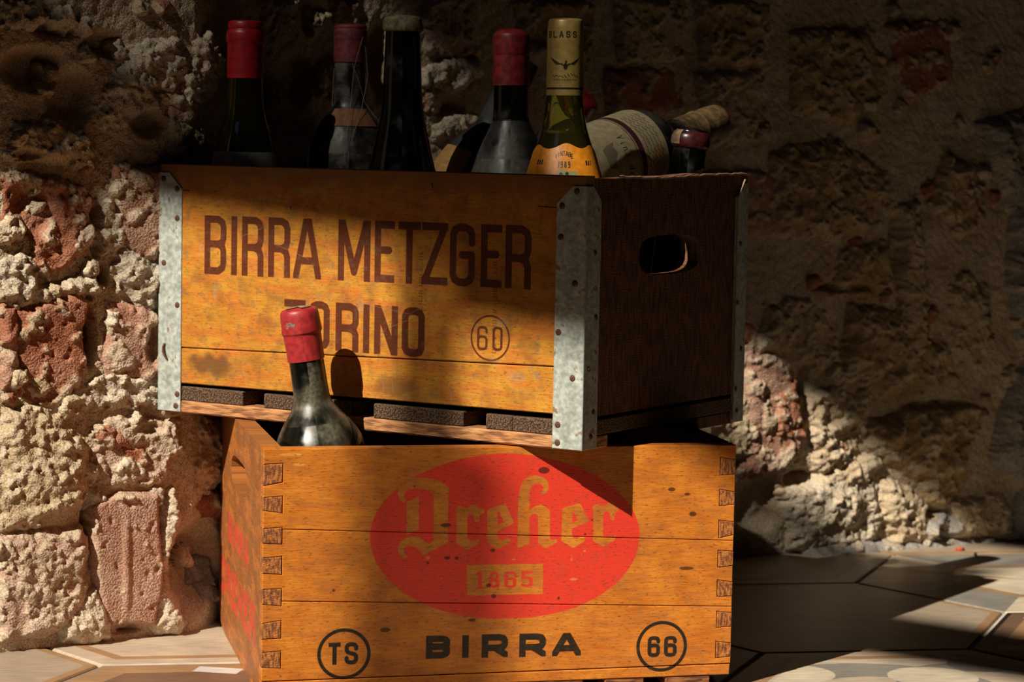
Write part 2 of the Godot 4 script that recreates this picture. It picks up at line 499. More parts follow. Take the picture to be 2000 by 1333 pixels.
func make_materials() -> void:
	var grain := gray_tex(field(71, 0.3, 2, 512, 512, 8, 1), 512, 512)
	M.grain = grain
	var grit := gray_tex(field(72, 0.06, 5, 512, 512), 512, 512)
	M.grit = grit
	M.old_wood = tri_mat(ramp(field(11, 0.12, 3, 512, 512, 8, 1), 512, 512, [Color(0.30, 0.17, 0.09), Color(0.50, 0.30, 0.16), Color(0.64, 0.42, 0.23)], [0.25, 0.5, 0.8]), 6.0, 0.75, grain, 0.03)
	M.rail_wood = tri_mat(ramp(field(12, 0.10, 4, 512, 512, 6, 1), 512, 512, [Color(0.44, 0.28, 0.16), Color(0.62, 0.41, 0.235), Color(0.72, 0.52, 0.33)], [0.25, 0.5, 0.78]), 5.0, 0.75, grain, 0.05)
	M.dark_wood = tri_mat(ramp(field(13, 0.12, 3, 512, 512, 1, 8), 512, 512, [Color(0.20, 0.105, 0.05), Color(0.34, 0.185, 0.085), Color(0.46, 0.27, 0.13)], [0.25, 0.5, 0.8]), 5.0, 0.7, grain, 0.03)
	M.end_grain = tri_mat(ramp(field(14, 0.05, 5, 512, 512), 512, 512, [Color(0.16, 0.105, 0.07), Color(0.31, 0.22, 0.15), Color(0.46, 0.345, 0.235)], [0.3, 0.5, 0.75]), 18.0, 0.9, gray_tex(field(15, 0.05, 5, 512, 512), 512, 512), 0.12)
	M.tail_grain = tri_mat(ramp(field(16, 0.06, 4, 512, 512, 1, 3), 512, 512, [Color(0.40, 0.215, 0.085), Color(0.60, 0.345, 0.135), Color(0.72, 0.45, 0.19)], [0.25, 0.5, 0.75]), 12.0, 0.75, grain, 0.05)
	# galvanised steel
	var sp := field(21, 0.035, 4, 512, 512)
	var st := field(22, 0.012, 4, 512, 512)
	var out := PackedByteArray()
	out.resize(512 * 512 * 3)
	for i in 512 * 512:
		var k := 0.66 + 0.22 * (sp[i] / 255.0 - 0.5) + 0.16 * (st[i] / 255.0 - 0.5)
		var ru := clampf((st[i] / 255.0 - 0.8) * 6.0, 0.0, 0.6)
		out[i * 3] = int(clampf(lerpf(k * 0.98, 0.40, ru), 0.0, 1.0) * 255.0)
		out[i * 3 + 1] = int(clampf(lerpf(k * 1.01, 0.25, ru), 0.0, 1.0) * 255.0)
		out[i * 3 + 2] = int(clampf(lerpf(k * 0.96, 0.15, ru), 0.0, 1.0) * 255.0)
	M.zinc = tri_mat(tex_of(out, 512, 512), 9.0, 0.5, grit, 0.015)
	M.zinc.metallic = 0.15
	M.rust = tri_mat(ramp(field(23, 0.08, 3, 128, 128), 128, 128, [Color(0.25, 0.14, 0.10), Color(0.46, 0.29, 0.21)], [0.35, 0.7]), 40.0, 0.85)
	# crumbling wall: colour comes with the vertices, a fine grit as relief
	var wm := mat(Color.WHITE, 0.95, 0.2)
	wm.vertex_color_use_as_albedo = true
	wm.albedo_texture = ramp(field(31, 0.11, 4, 1024, 1024), 1024, 1024, [Color(0.70, 0.68, 0.66), Color(0.93, 0.925, 0.92), Color.WHITE], [0.28, 0.5, 0.7])
	wm.uv1_triplanar = true
	wm.uv1_scale = Vector3.ONE * 4.0
	M.wall = bumped(wm, gray_tex(field(32, 0.10, 4, 1024, 1024), 1024, 1024), 0.10)
	M.plaster = tri_mat(ramp(field(33, 0.02, 4, 512, 512), 512, 512, [Color(0.50, 0.42, 0.33), Color(0.64, 0.55, 0.44)], [0.3, 0.7]), 0.8, 0.95)
	M.ceiling = tri_mat(ramp(field(34, 0.02, 4, 256, 256), 256, 256, [Color(0.40, 0.34, 0.28), Color(0.5, 0.43, 0.35)], [0.3, 0.7]), 0.8, 0.95)
	M.grout = mat(Color(0.70, 0.665, 0.61), 0.9)
	M.iron = mat(Color(0.10, 0.09, 0.085), 0.6)
	M.pane = mat(Color(1, 1, 1, 0.04), 0.03)
	M.pane.transparency = BaseMaterial3D.TRANSPARENCY_ALPHA
	M.dirty = mat(Color(0.12, 0.10, 0.08, 0.84), 0.05)
	M.dirty.transparency = BaseMaterial3D.TRANSPARENCY_ALPHA
	M.smoked = mat(Color(0.10, 0.08, 0.06, 0.87), 0.05)
	M.smoked.transparency = BaseMaterial3D.TRANSPARENCY_ALPHA

# ---------------------------------------------------------------- the room
func wall_box(from: Vector2, to: Vector2, y0: float, y1: float, thick: float, x0: float, x1: float, b: MB) -> void:
	# a piece of a wall between two corners (x, z): x0..x1 along it, its inner face on the line, its thickness outwards
	var u := (to - from).normalized()
	var o := Vector2(u.y, -u.x)
	var pts := [from + u * x0, from + u * x1, from + u * x1 + o * thick, from + u * x0 + o * thick]
	var q := []
	for p: Vector2 in pts:
		q.append(Vector3(p.x, y0, p.y))
		q.append(Vector3(p.x, y1, p.y))
	var nn := [Vector3(-o.x, 0, -o.y), Vector3(u.x, 0, u.y), Vector3(o.x, 0, o.y), Vector3(-u.x, 0, -u.y)]
	for i in 4:
		var j := (i + 1) % 4
		b.quad(q[i * 2], q[j * 2], q[j * 2 + 1], q[i * 2 + 1], nn[i])
	b.quad(q[0], q[2], q[4], q[6], Vector3.DOWN)
	b.quad(q[1], q[3], q[5], q[7], Vector3.UP)

func build_room() -> void:
	var A := Vector2(-3.42, -0.02)
	var B := A + Vector2(WIN_U.x, WIN_U.z) * 5.2
	var C := B + Vector2(-WIN_N.x, -WIN_N.z) * 4.6
	var u2 := Vector2(WALL_U.x, WALL_U.z)
	var back := Vector2(WALL_O.x, WALL_O.z)
	var D := back + u2 * 4.3
	var top := 4.35
	# window wall, with the opening for the barred window; g = run along WIN_U measured from the origin
	var g0 := A.dot(Vector2(WIN_U.x, WIN_U.z))
	var wl := -2.02 - g0
	var wr := -0.72 - g0
	var b := MB.new()
	wall_box(B, A, 0, top, 0.14, 0, 5.2 - wr, b)
	wall_box(B, A, 0, top, 0.14, 5.2 - wl, 5.35, b)
	wall_box(B, A, 0, 2.62, 0.14, 5.2 - wr, 5.2 - wl, b)
	wall_box(B, A, 4.12, top, 0.14, 5.2 - wr, 5.2 - wl, b)
	struct("wall_left", b.mesh(), M.plaster)
	b = MB.new()
	wall_box(C, B, 0, top, 0.2, -0.2, C.distance_to(B) + 0.2, b)
	struct("wall_front", b.mesh(), M.plaster)
	b = MB.new()
	wall_box(D, C, 0, top, 0.2, -0.2, D.distance_to(C) + 0.2, b)
	struct("wall_right", b.mesh(), M.plaster)
	b = MB.new()
	var plan := PackedVector2Array([A, B, C, D, back - u2 * 3.75 - Vector2(WALL_N.x, WALL_N.z) * 0.3])
	plan[3] -= Vector2(WALL_N.x, WALL_N.z) * 0.3
	prism(b, plan, 0.0, -0.2, 0.0, Vector2.ZERO, Vector2.ONE)
	struct("ceiling", b.mesh(), M.ceiling).transform = Transform3D(Basis(Vector3.RIGHT, PI / 2.0), Vector3(0, top, 0))
	# the window: rails, a transom, a mullion below it, glazing bars above, clear and blackened panes
	var win := Node3D.new()
	win.name = "window_1"
	add_child(win)
	win.set_meta("kind", "structure")
	win.transform = Transform3D(Basis(WIN_U, Vector3.UP, WIN_N), Vector3.ZERO)
	var y_of := func(g2: float) -> float: return (g2 + 0.6505 * WIN_K) / 0.7595 + 0.4504
	var bar := func(called: String, ga: float, gb: float, ya: float, yb: float, th: float) -> void:
		var m := MB.new()
		chamfer_box(m, Vector3(ga, ya, WIN_K), Vector3(gb, yb, WIN_K + th), 0.004)
		part(called, m.mesh(), M.iron, win)
	var y0: float = y_of.call(0.36)
	var yt0: float = y_of.call(0.955)
	var yt1: float = y_of.call(1.018)
	var ym: float = y_of.call(1.205)
	var y1: float = y_of.call(1.315)
	bar.call("frame", -2.03, -0.71, y1, 4.13, 0.04)
	bar.call("frame", -2.03, -0.71, 2.61, y0, 0.04)
	bar.call("frame", -2.03, -1.97, 2.61, 4.13, 0.04)
	bar.call("frame", -0.78, -0.71, 2.61, 4.13, 0.04)
	bar.call("transom", -2.0, -0.75, yt0, yt1, 0.03)
	var yc: float = y_of.call(0.822)
	bar.call("mullion", -1.358, -1.352, yc, yt0, 0.03)
	bar.call("mullion", -1.304, -1.298, yc, yt0, 0.03)
	bar.call("mullion", -1.327, -1.321, y0, yc, 0.03)
	bar.call("mullion", -1.252, -1.246, y0, yc, 0.03)
	bar.call("transom", -1.298, -0.76, y_of.call(0.916), yt0, 0.03)
	bar.call("transom", -1.99, -1.62, y_of.call(0.893), yt0, 0.03)
	bar.call("glazing_bar", -1.489, -1.481, yt1, y1, 0.02)
	bar.call("glazing_bar", -1.239, -1.231, yt1, y1, 0.02)
	bar.call("glazing_bar", -1.481, -1.239, ym - 0.004, ym + 0.004, 0.02)
	var glass := func(ga: float, gb: float, ya: float, yb: float, mt: Material, label: String) -> void:
		var m := MB.new()
		m.quad(Vector3(ga, ya, WIN_K + 0.012), Vector3(gb, ya, WIN_K + 0.012), Vector3(gb, yb, WIN_K + 0.012), Vector3(ga, yb, WIN_K + 0.012), Vector3(0, 0, 1))
		var o := part("pane", m.mesh(), mt, win)
		if label != "":
			o.set_meta("label", label)
	glass.call(-1.97, -1.358, yc, yt0, M.pane, "")
	glass.call(-1.298, -0.78, yc, yt0, M.pane, "")
	glass.call(-1.97, -1.327, y0, yc, M.pane, "")
	glass.call(-1.246, -0.78, y0, yc, M.pane, "")
	glass.call(-1.352, -1.304, yc, yt0, M.dirty, "narrow dirty pane between two bars")
	glass.call(-1.321, -1.252, y0, yc, M.dirty, "narrow dirty pane between two bars")
	glass.call(-1.97, -1.489, yt1, y1, M.smoked, "soot-darkened upper pane")
	glass.call(-1.481, -1.239, yt1, ym, M.smoked, "soot-darkened upper pane")
	glass.call(-1.481, -1.239, ym, y1, M.pane, "")
	glass.call(-1.231, -0.78, yt1, y1, M.pane, "")

# ---------------------------------------------------------------- the rubble wall
const GS := 0.0016
const S0 := -0.13
const S1 := 1.33
const Y1 := 0.655
var gw := 0
var gh := 0
var g_dent := PackedFloat32Array()
var g_low := PackedFloat32Array()
var g_lump := PackedFloat32Array()
var g_fine := PackedFloat32Array()
var g_base := PackedFloat32Array()
var wall_node: MeshInstance3D

func wall_base(s: float) -> float:
	var k := [[-9.0, 0.0], [0.0, 0.0], [0.15, 0.002], [0.2, -0.034], [0.26, -0.064], [0.36, -0.1], [0.62, -0.112], [0.84, -0.066], [0.95, -0.05], [1.2, 0.0], [9.0, 0.0]]
	for i in k.size() - 1:
		if s < k[i + 1][0]:
			var t: float = (s - k[i][0]) / (k[i + 1][0] - k[i][0])
			return lerpf(k[i][1], k[i + 1][1], t)
	return 0.0

# where a point of the frame falls on the wall: (run, height)
func on_wall(px: float, py: float) -> Vector2:
	var out := -0.03
	var s := 0.0
	var y := 0.0
	for k in 6:
		var p := on_plane(px, py, WALL_N, WALL_N.dot(WALL_O) + out)
		s = (p - WALL_O).dot(WALL_U)
		y = p.y
		out = lerpf(out, wall_base(s), 0.7)
	return Vector2(s, y)

func wall_poly(px: Array) -> PackedVector2Array:
	var o := PackedVector2Array()
	for i in range(0, px.size(), 2):
		o.append(on_wall(px[i], px[i + 1]))
	return o

func prepare_wall() -> void:
	gw = int((S1 - S0) / GS) + 1
	gh = int(Y1 / GS) + 1
	var n := gw * gh
	g_dent.resize(n); g_low.resize(n); g_lump.resize(n); g_fine.resize(n)
	var lo := noise(101, 9.0, 3)
	var warp := noise(105, 30.0, 2)
	var cell := noise(102, 95.0, 1, FastNoiseLite.TYPE_CELLULAR)
	cell.cellular_return_type = FastNoiseLite.RETURN_DISTANCE
	var cell2 := noise(103, 230.0, 1, FastNoiseLite.TYPE_CELLULAR)
	cell2.cellular_return_type = FastNoiseLite.RETURN_DISTANCE
	var fine := noise(104, 110.0, 3)
	for i in gw:
		g_base.append(wall_base(S0 + i * GS))
	for j in gh:
		var y := j * GS
		for i in gw:
			var s := S0 + i * GS
			var k := j * gw + i
			var w := warp.get_noise_2d(s, y)
			g_low[k] = lo.get_noise_2d(s, y)
			g_lump[k] = -0.7 * cell.get_noise_2d(s + w * 0.008, y + w * 0.006) - 0.42 * cell2.get_noise_2d(s + w * 0.004, y)
			g_fine[k] = fine.get_noise_2d(s, y)

# hollows (negative) and swellings: centre, radii in the frame's pixels, depth in metres
func dent(px: float, py: float, rx: float, ry: float, d: float) -> void:
	var c := on_wall(px, py)
	var e := on_wall(px + rx, py)
	var f := on_wall(px, py + ry)
	var r := Vector2(absf(e.x - c.x), absf(f.y - c.y))
	for j in range(maxi(0, int((c.y - 1.7 * r.y) / GS)), mini(gh, int((c.y + 1.7 * r.y) / GS) + 1)):
		for i in range(maxi(0, int((c.x - 1.7 * r.x - S0) / GS)), mini(gw, int((c.x + 1.7 * r.x - S0) / GS) + 1)):
			var q := Vector2((S0 + i * GS - c.x) / r.x, (j * GS - c.y) / r.y)
			var l := q.length() + 0.35 * g_low[j * gw + i]
			g_dent[j * gw + i] += 0.75 * d * (1.0 - smoothstep(0.45, 1.25, l))

const MORTAR_A := Color(0.50, 0.385, 0.255)
const MORTAR_B := Color(0.66, 0.55, 0.405)
const STONE := {
	"brick": [Color(0.36, 0.13, 0.07), Color(0.48, 0.23, 0.145), 0.0012, 0.0005, 0.12],
	"worn": [Color(0.43, 0.21, 0.14), Color(0.54, 0.34, 0.245), 0.0009, 0.0004, 0.20],
	"clean": [Color(0.46, 0.26, 0.175), Color(0.58, 0.40, 0.295), 0.0008, 0.0004, -0.02],
	"dark": [Color(0.22, 0.085, 0.05), Color(0.36, 0.15, 0.085), 0.0020, 0.0010, 0.10],
	"sand": [Color(0.50, 0.37, 0.225), Color(0.62, 0.49, 0.33), 0.0022, 0.0014, 0.2],
	"pink": [Color(0.50, 0.32, 0.23), Color(0.60, 0.43, 0.33), 0.0014, 0.0009, 0.3],
	"ochre": [Color(0.38, 0.255, 0.125), Color(0.54, 0.39, 0.22), 0.0040, 0.0013, 0.15],
	"pale": [Color(0.55, 0.46, 0.34), Color(0.68, 0.59, 0.46), 0.0020, 0.0017, 0.2],
	"grey": [Color(0.29, 0.265, 0.23), Color(0.40, 0.37, 0.33), 0.006, 0.0012, 0.1],
}

func mortar_out(k: int, i: int) -> float:
	return g_base[i] + g_dent[k] + 0.0 + 0.0044 * g_low[k] + 0.0026 * g_lump[k] + 0.0008 * g_fine[k]

func put_wall_mesh(b: MB, i0: int, j0: int, ww: int, hh: int, z: PackedFloat32Array, col: PackedColorArray, keep: PackedByteArray) -> void:
	var at := PackedInt32Array()
	at.resize(ww * hh)
	at.fill(-1)
	for j in hh:
		for i in ww:
			var k := j * ww + i
			if keep.size() and keep[k] == 0:
				continue
			at[k] = b.v.size()
			var l := z[k - 1] if i > 0 else z[k]
			var r := z[k + 1] if i < ww - 1 else z[k]
			var d := z[k - ww] if j > 0 else z[k]
			var u := z[k + ww] if j < hh - 1 else z[k]
			b.v.append(Vector3(S0 + (i0 + i) * GS, (j0 + j) * GS, z[k]))
			b.n.append(Vector3(l - r, d - u, 2.0 * GS).normalized())
			b.uv.append(Vector2.ZERO)
			b.c.append(col[k])
	for j in hh - 1:
		for i in ww - 1:
			var a := at[j * ww + i]
			var e := at[j * ww + i + 1]
			var f := at[(j + 1) * ww + i]
			var g := at[(j + 1) * ww + i + 1]
			if a < 0 or e < 0 or f < 0 or g < 0:
				continue
			b.idx.append_array(PackedInt32Array([a, f, e, e, f, g]))

func build_mortar() -> void:
	var z := PackedFloat32Array()
	var col := PackedColorArray()
	z.resize(gw * gh)
	col.resize(gw * gh)
	var tone := noise(111, 14.0, 3)
	for j in gh:
		for i in gw:
			var k := j * gw + i
			var s := S0 + i * GS
			var o := mortar_out(k, i)
			var e := minf(minf(s - S0, S1 - s), Y1 - j * GS)
			if e < 0.04:
				o = lerpf(-0.2, o, smoothstep(0.0, 0.04, e))
			z[k] = o
			var t := clampf(0.5 + 0.9 * tone.get_noise_2d(s, j * GS) + 0.25 * g_fine[k], 0.0, 1.0)
			var c := MORTAR_A.lerp(MORTAR_B, t)
			if g_fine[k] * 0.6 + g_low[k] > 0.42:
				c = c.lerp(Color(0.46, 0.25, 0.15), 0.4)
			col[k] = c
	var b := MB.new()
	b.colored = true
	put_wall_mesh(b, 0, 0, gw, gh, z, col, PackedByteArray())
	var m := part("wall_back", b.mesh(), M.wall, self)
	m.transform = Transform3D(Basis(WALL_U, Vector3.UP, WALL_N), WALL_O)
	m.set_meta("kind", "structure")
	m.set_meta("label", "old rubble wall of brick, stone and crumbling lime mortar")
	wall_node = m
	# the rest of the wall, beyond what is seen closely
	b = MB.new()
	b.colored = true
	var lo := noise(131, 3.0, 4)
	var nx := 140
	var ny := 76
	for j in ny:
		for i in nx:
			var s := -3.7 + 8.2 * i / (nx - 1)
			var y := 4.4 * j / (ny - 1)
			var q := lo.get_noise_2d(s, y)
			var inside := s > S0 - 0.05 and s < S1 + 0.05 and y < Y1 + 0.05
			b.vert(Vector3(s, y, (-0.26 if inside else -0.05) + 0.05 * q), Vector3(0, 0, 1), Vector2.ZERO, MORTAR_A.lerp(Color(0.40, 0.22, 0.14), clampf(0.5 + 2.0 * q, 0.0, 1.0)))
	for j in ny - 1:
		for i in nx - 1:
			var p := j * nx + i
			b.tri_i(p, p + 1, p + nx + 1)
			b.tri_i(p, p + nx + 1, p + nx)
	part("backing", b.mesh(), M.wall, m)

# one stone or brick: a polygon in the frame's pixels, how far it stands out, how it leans, how round its edge is
func stone(kind: String, px: Array, rise: float, lean := Vector2.ZERO, edge := 0.012, rough := 1.0, called := "") -> void:
	stone_at(kind, wall_poly(px), rise, lean, edge, rough, called)

func stone_at(kind: String, poly: PackedVector2Array, rise: float, lean := Vector2.ZERO, edge := 0.012, rough := 1.0, called := "") -> void:
	var lo := poly[0]
	var hi := poly[0]
	var c := Vector2.ZERO
	for p in poly:
		lo = lo.min(p); hi = hi.max(p); c += p / poly.size()
	var i0 := maxi(0, int((lo.x - 0.008 - S0) / GS))
	var i1 := mini(gw - 1, int((hi.x + 0.008 - S0) / GS))
	var j0 := maxi(0, int((lo.y - 0.008) / GS))
	var j1 := mini(gh - 1, int((hi.y + 0.008) / GS))
	if i1 - i0 < 4 or j1 - j0 < 4:
		return
	var ww := i1 - i0 + 1
	var hh := j1 - j0 + 1
	var look: Array = STONE[kind]
	var sd := int(absf(c.x * 977.0 + c.y * 3131.0)) + 7
	var tone := noise(sd, 26.0, 3)
	var smear := noise(sd + 1, 34.0, 4)
	var pit := noise(sd + 2, 70.0, 2)
	var z := PackedFloat32Array()
	var col := PackedColorArray()
	var keep := PackedByteArray()
	z.resize(ww * hh); col.resize(ww * hh); keep.resize(ww * hh)
	var k_n := poly.size()
	var base_c := wall_base(c.x)
	for j in hh:
		for i in ww:
			var p := Vector2(S0 + (i0 + i) * GS, (j0 + j) * GS)
			var g := (j0 + j) * gw + i0 + i
			# signed distance to the outline, inside positive
			var d2 := 1e9
			var inside := false
			for q in k_n:
				var a := poly[q]
				var e := poly[(q + 1) % k_n]
				var ae := e - a
				var w := p - a - ae * clampf((p - a).dot(ae) / ae.length_squared(), 0.0, 1.0)
				d2 = minf(d2, w.length_squared())
				if (a.y > p.y) != (e.y > p.y) and p.x < a.x + ae.x * (p.y - a.y) / ae.y:
					inside = not inside
			var sdist := sqrt(d2) * (1.0 if inside else -1.0) + (0.004 * g_low[g] + 0.0018 * g_lump[g] + 0.0025 * tone.get_noise_2d(p.x * 3.0, p.y * 3.0)) * rough
			var k := j * ww + i
			keep[k] = 1 if sdist > -0.0055 else 0
			var t := clampf((sdist + 0.0055) / edge, 0.0, 1.0)
			t = sqrt(1.0 - (1.0 - t) * (1.0 - t))
			var nt := tone.get_noise_2d(p.x, p.y)
			var face: float = lerpf(g_base[i0 + i], base_c, 0.5) + 0.6 * g_dent[g] + rise * 0.5 + 0.001 + (lean.x + (0.07 if c.x < 0.2 else 0.0)) * (p.x - c.x) + lean.y * (p.y - c.y) + rough * (look[2] * nt * 1.8 + look[3] * (g_lump[g] + 0.8 * g_fine[g]))
			var pk := pit.get_noise_2d(p.x, p.y)
			if pk > 0.42:
				face -= (pk - 0.42) * 0.008
			var low := mortar_out(g, i0 + i) - 0.02
			z[k] = lerpf(minf(low, face), face, t)
			var cc: Color = (look[0] as Color).lerp(look[1], clampf(0.5 + 0.9 * nt + 0.3 * g_fine[g], 0.0, 1.0))
			var sm := smoothstep(0.70 - look[4], 0.88 - look[4], 0.5 + 0.6 * smear.get_noise_2d(p.x, p.y) + 0.12 * g_fine[g] + 0.25 * (1.0 - t)) 
			cc = cc.lerp(MORTAR_A.lerp(MORTAR_B, clampf(0.5 + g_low[g], 0.0, 1.0)), sm * 0.85)
			if sm > 0.3:
				z[k] += 0.0022 * sm * (0.6 + g_lump[g])
			col[k] = cc
	var b := MB.new()
	b.colored = true
	put_wall_mesh(b, i0, j0, ww, hh, z, col, keep)
	var nm := called if called != "" else ("brick" if kind in ["brick", "worn", "dark", "clean"] else "stone")
	part(nm, b.mesh(), M.wall, wall_node)

func build_wall() -> void:
	prepare_wall()
	# hollows and swellings
	dent(110, 58, 55, 18, -0.018); dent(200, 88, 45, 28, -0.022); dent(60, 135, 70, 40, -0.026); dent(140, 185, 45, 50, -0.026)
	dent(290, 240, 30, 24, -0.022); dent(46, 300, 26, 11, -0.014); dent(62, 412, 46, 52, -0.018); dent(185, 440, 14, 60, -0.02)
	dent(172, 650, 12, 70, -0.026); dent(292, 672, 16, 44, -0.018); dent(285, 836, 26, 11, -0.016); dent(240, 1226, 36, 12, -0.03)
	dent(385, 1115, 46, 84, -0.045); dent(580, 150, 28, 55, -0.026); dent(560, 250, 45, 45, -0.026); dent(735, 120, 22, 80, -0.026)
	dent(870, 205, 36, 22, -0.018); dent(1566, 770, 11, 50, -0.024); dent(1560, 935, 34, 20, -0.026); dent(1480, 990, 50, 50, -0.02)
	dent(1750, 470, 16, 60, -0.02); dent(1640, 560, 60, 12, -0.016); dent(1830, 790, 60, 9, -0.016); dent(1815, 1000, 20, 10, -0.016)
	dent(165, 1010, 10, 60, -0.014); dent(235, 1095, 9, 110, 0.004); dent(195, 540, 12, 26, -0.018); dent(330, 800, 30, 20, 0.01)
	dent(100, 960, 60, 70, 0.008); dent(1800, 880, 70, 70, 0.012); dent(1620, 990, 60, 40, 0.01)
	build_mortar()
	# left of the crates, from the top
	stone("pale", [0, 0, 70, 0, 82, 28, 70, 50, 40, 54, 0, 46], 0.012)
	stone("pale", [112, 30, 128, 24, 137, 45, 128, 58, 115, 50], 0.016, Vector2.ZERO, 0.009)
	stone("sand", [145, 42, 172, 45, 165, 60, 148, 58], 0.014, Vector2.ZERO, 0.009)
	stone("pale", [250, 92, 300, 80, 345, 85, 370, 120, 330, 150, 300, 160, 280, 235, 235, 256, 180, 250, 165, 225, 195, 185, 205, 150], 0.013, Vector2(0.05, 0.0), 0.02)
	stone("pale", [300, 122, 400, 60, 432, 120, 402, 190, 330, 200, 295, 170], 0.010, Vector2.ZERO, 0.02, 1.3)
	stone("worn", [325, 198, 368, 196, 380, 225, 365, 255, 318, 258], 0.012)
	stone("sand", [8, 292, 25, 240, 100, 225, 165, 262, 182, 300, 185, 335, 120, 328, 60, 318, 20, 325], 0.016, Vector2.ZERO, 0.022, 1.2)
	stone("brick", [0, 345, 50, 335, 150, 358, 172, 385, 160, 430, 140, 460, 150, 500, 90, 546, 55, 520, 62, 470, 40, 440, 0, 440], 0.012, Vector2.ZERO, 0.014, 1.9)
	stone("pink", [143, 480, 155, 452, 168, 445, 170, 458, 158, 478, 148, 486], 0.02, Vector2.ZERO, 0.007, 0.5)
	stone("pale", [178, 470, 205, 395, 225, 430, 240, 480, 215, 495, 190, 490], 0.010, Vector2.ZERO, 0.014, 1.3)
	stone("worn", [232, 335, 325, 330, 325, 505, 262, 500, 240, 470, 228, 420], 0.018, Vector2(0.06, 0), 0.01, 0.7)
	stone("pale", [222, 490, 262, 480, 325, 520, 325, 580, 285, 610, 255, 600, 220, 560], 0.013, Vector2.ZERO, 0.016, 1.4)
	stone("pale", [0, 508, 40, 500, 70, 530, 80, 560, 150, 545, 185, 520, 190, 565, 140, 575, 60, 602, 0, 590], 0.013, Vector2.ZERO, 0.016, 1.5)
	stone("brick", [28, 608, 75, 590, 130, 575, 172, 590, 178, 625, 150, 640, 162, 690, 150, 745, 120, 790, 40, 795, 15, 780, 35, 720, 30, 660], 0.010, Vector2(0.03, 0.05), 0.012, 0.8)
	stone("brick", [0, 595, 25, 605, 38, 640, 25, 680, 0, 672], 0.012)
	stone("worn", [0, 690, 28, 690, 30, 740, 0, 762], 0.012)
	stone("dark", [160, 590, 206, 588, 206, 722, 160, 726], -0.012, Vector2(0.2, 0.0), 0.006)
	stone("worn", [205, 592, 270, 600, 325, 640, 325, 730, 280, 740, 215, 735, 196, 715, 205, 650], 0.016, Vector2(0.08, 0), 0.012, 0.9)
	stone("pale", [125, 762, 190, 742, 260, 735, 325, 720, 325, 800, 250, 790, 180, 800, 122, 790], 0.009, Vector2(0, 0.1), 0.014, 1.2)
	stone("sand", [0, 800, 60, 795, 118, 815, 140, 850, 165, 870, 160, 950, 158, 985, 100, 1010, 40, 1035, 0, 1038], 0.020, Vector2.ZERO, 0.02, 1.2)
	stone("pink", [172, 832, 230, 812, 300, 815, 345, 822, 345, 880, 305, 935, 240, 955, 185, 950, 165, 900], 0.010, Vector2(0.04, 0), 0.016)
	stone("brick", [192, 838, 215, 840, 210, 862, 190, 855], 0.014, Vector2.ZERO, 0.008)
	stone("brick", [240, 878, 268, 880, 272, 900, 248, 905], 0.014, Vector2.ZERO, 0.008)
	stone("brick", [226, 844, 240, 843, 238, 860, 226, 859], 0.014, Vector2.ZERO, 0.007)
	stone("clean", [172, 990, 230, 968, 295, 968, 300, 1060, 306, 1130, 290, 1215, 255, 1222, 215, 1228, 195, 1185, 180, 1110], 0.022, Vector2(-0.03, 0.0), 0.008, 0.42)
	stone("pink", [0, 1050, 60, 1040, 155, 1030, 168, 1075, 160, 1150, 140, 1210, 80, 1240, 0, 1252], 0.020, Vector2.ZERO, 0.016, 1.1)
	stone("pale", [112, 1215, 140, 1165, 178, 1150, 200, 1200, 205, 1240, 165, 1252, 120, 1250], 0.024, Vector2.ZERO, 0.018, 1.1)
	stone("pale", [292, 1215, 300, 1150, 330, 1120, 358, 1170, 362, 1215, 340, 1240, 300, 1240], 0.022, Vector2.ZERO, 0.018, 1.1)
	stone("pale", [312, 1000, 330, 960, 345, 1010, 330, 1060, 332, 1120, 312, 1110], 0.016, Vector2.ZERO, 0.012)
	stone("sand", [345, 838, 400, 822, 440, 832, 440, 930, 390, 970, 345, 960, 330, 930], 0.004, Vector2.ZERO, 0.016, 1.6)
	stone("dark", [330, 985, 440, 955, 440, 1000, 380, 1012, 345, 1042], 0.004)
	stone("grey", [395, 1110, 412, 1105, 415, 1135, 398, 1140], 0.006, Vector2.ZERO, 0.008)
	stone("grey", [406, 1150, 426, 1150, 426, 1182, 410, 1178], 0.008, Vector2.ZERO, 0.008)
	# behind the bottles
	stone("pale", [500, 0, 570, 0, 560, 60, 530, 110, 505, 90], 0.010, Vector2.ZERO, 0.016, 1.3)
	stone("sand", [590, 22, 640, 30, 620, 60, 600, 68], 0.016, Vector2.ZERO, 0.01)
	stone("worn", [640, 0, 702, 0, 696, 46, 650, 48], 0.010)
	stone("pale", [610, 125, 652, 125, 652, 190, 620, 192], 0.012, Vector2.ZERO, 0.012, 1.4)
	stone("pale", [520, 165, 546, 170, 542, 230, 520, 222], 0.012, Vector2.ZERO, 0.01, 1.3)
	stone("pink", [828, 0, 925, 0, 930, 105, 880, 112, 830, 95], 0.012, Vector2.ZERO, 0.012, 1.3)
	stone("pale", [828, 140, 870, 118, 926, 118, 931, 140, 890, 170, 850, 172, 825, 160], 0.020)
	stone("worn", [825, 168, 865, 168, 860, 216, 830, 216], 0.010)
	stone("pale", [845, 248, 880, 226, 925, 226, 960, 250, 880, 286, 845, 276], 0.012)
	stone("ochre", [1000, 0, 1160, 10, 1150, 120, 1010, 110], 0.012)
	stone("sand", [1200, 0, 1340, 0, 1330, 110, 1210, 120], 0.012)
	stone("brick", [1180, 140, 1330, 135, 1340, 215, 1190, 225], 0.010)
	stone("ochre", [1360, 0, 1500, 10, 1490, 120, 1370, 125], 0.012)
	stone("sand", [1360, 150, 1480, 140, 1500, 260, 1390, 280], 0.012)
	# right of the crates
	stone("ochre", [1540, 60, 1700, 40, 1760, 180, 1660, 250, 1540, 220], 0.014, Vector2.ZERO, 0.03)
	stone("brick", [1730, 50, 1850, 40, 1862, 160, 1770, 190], 0.010)
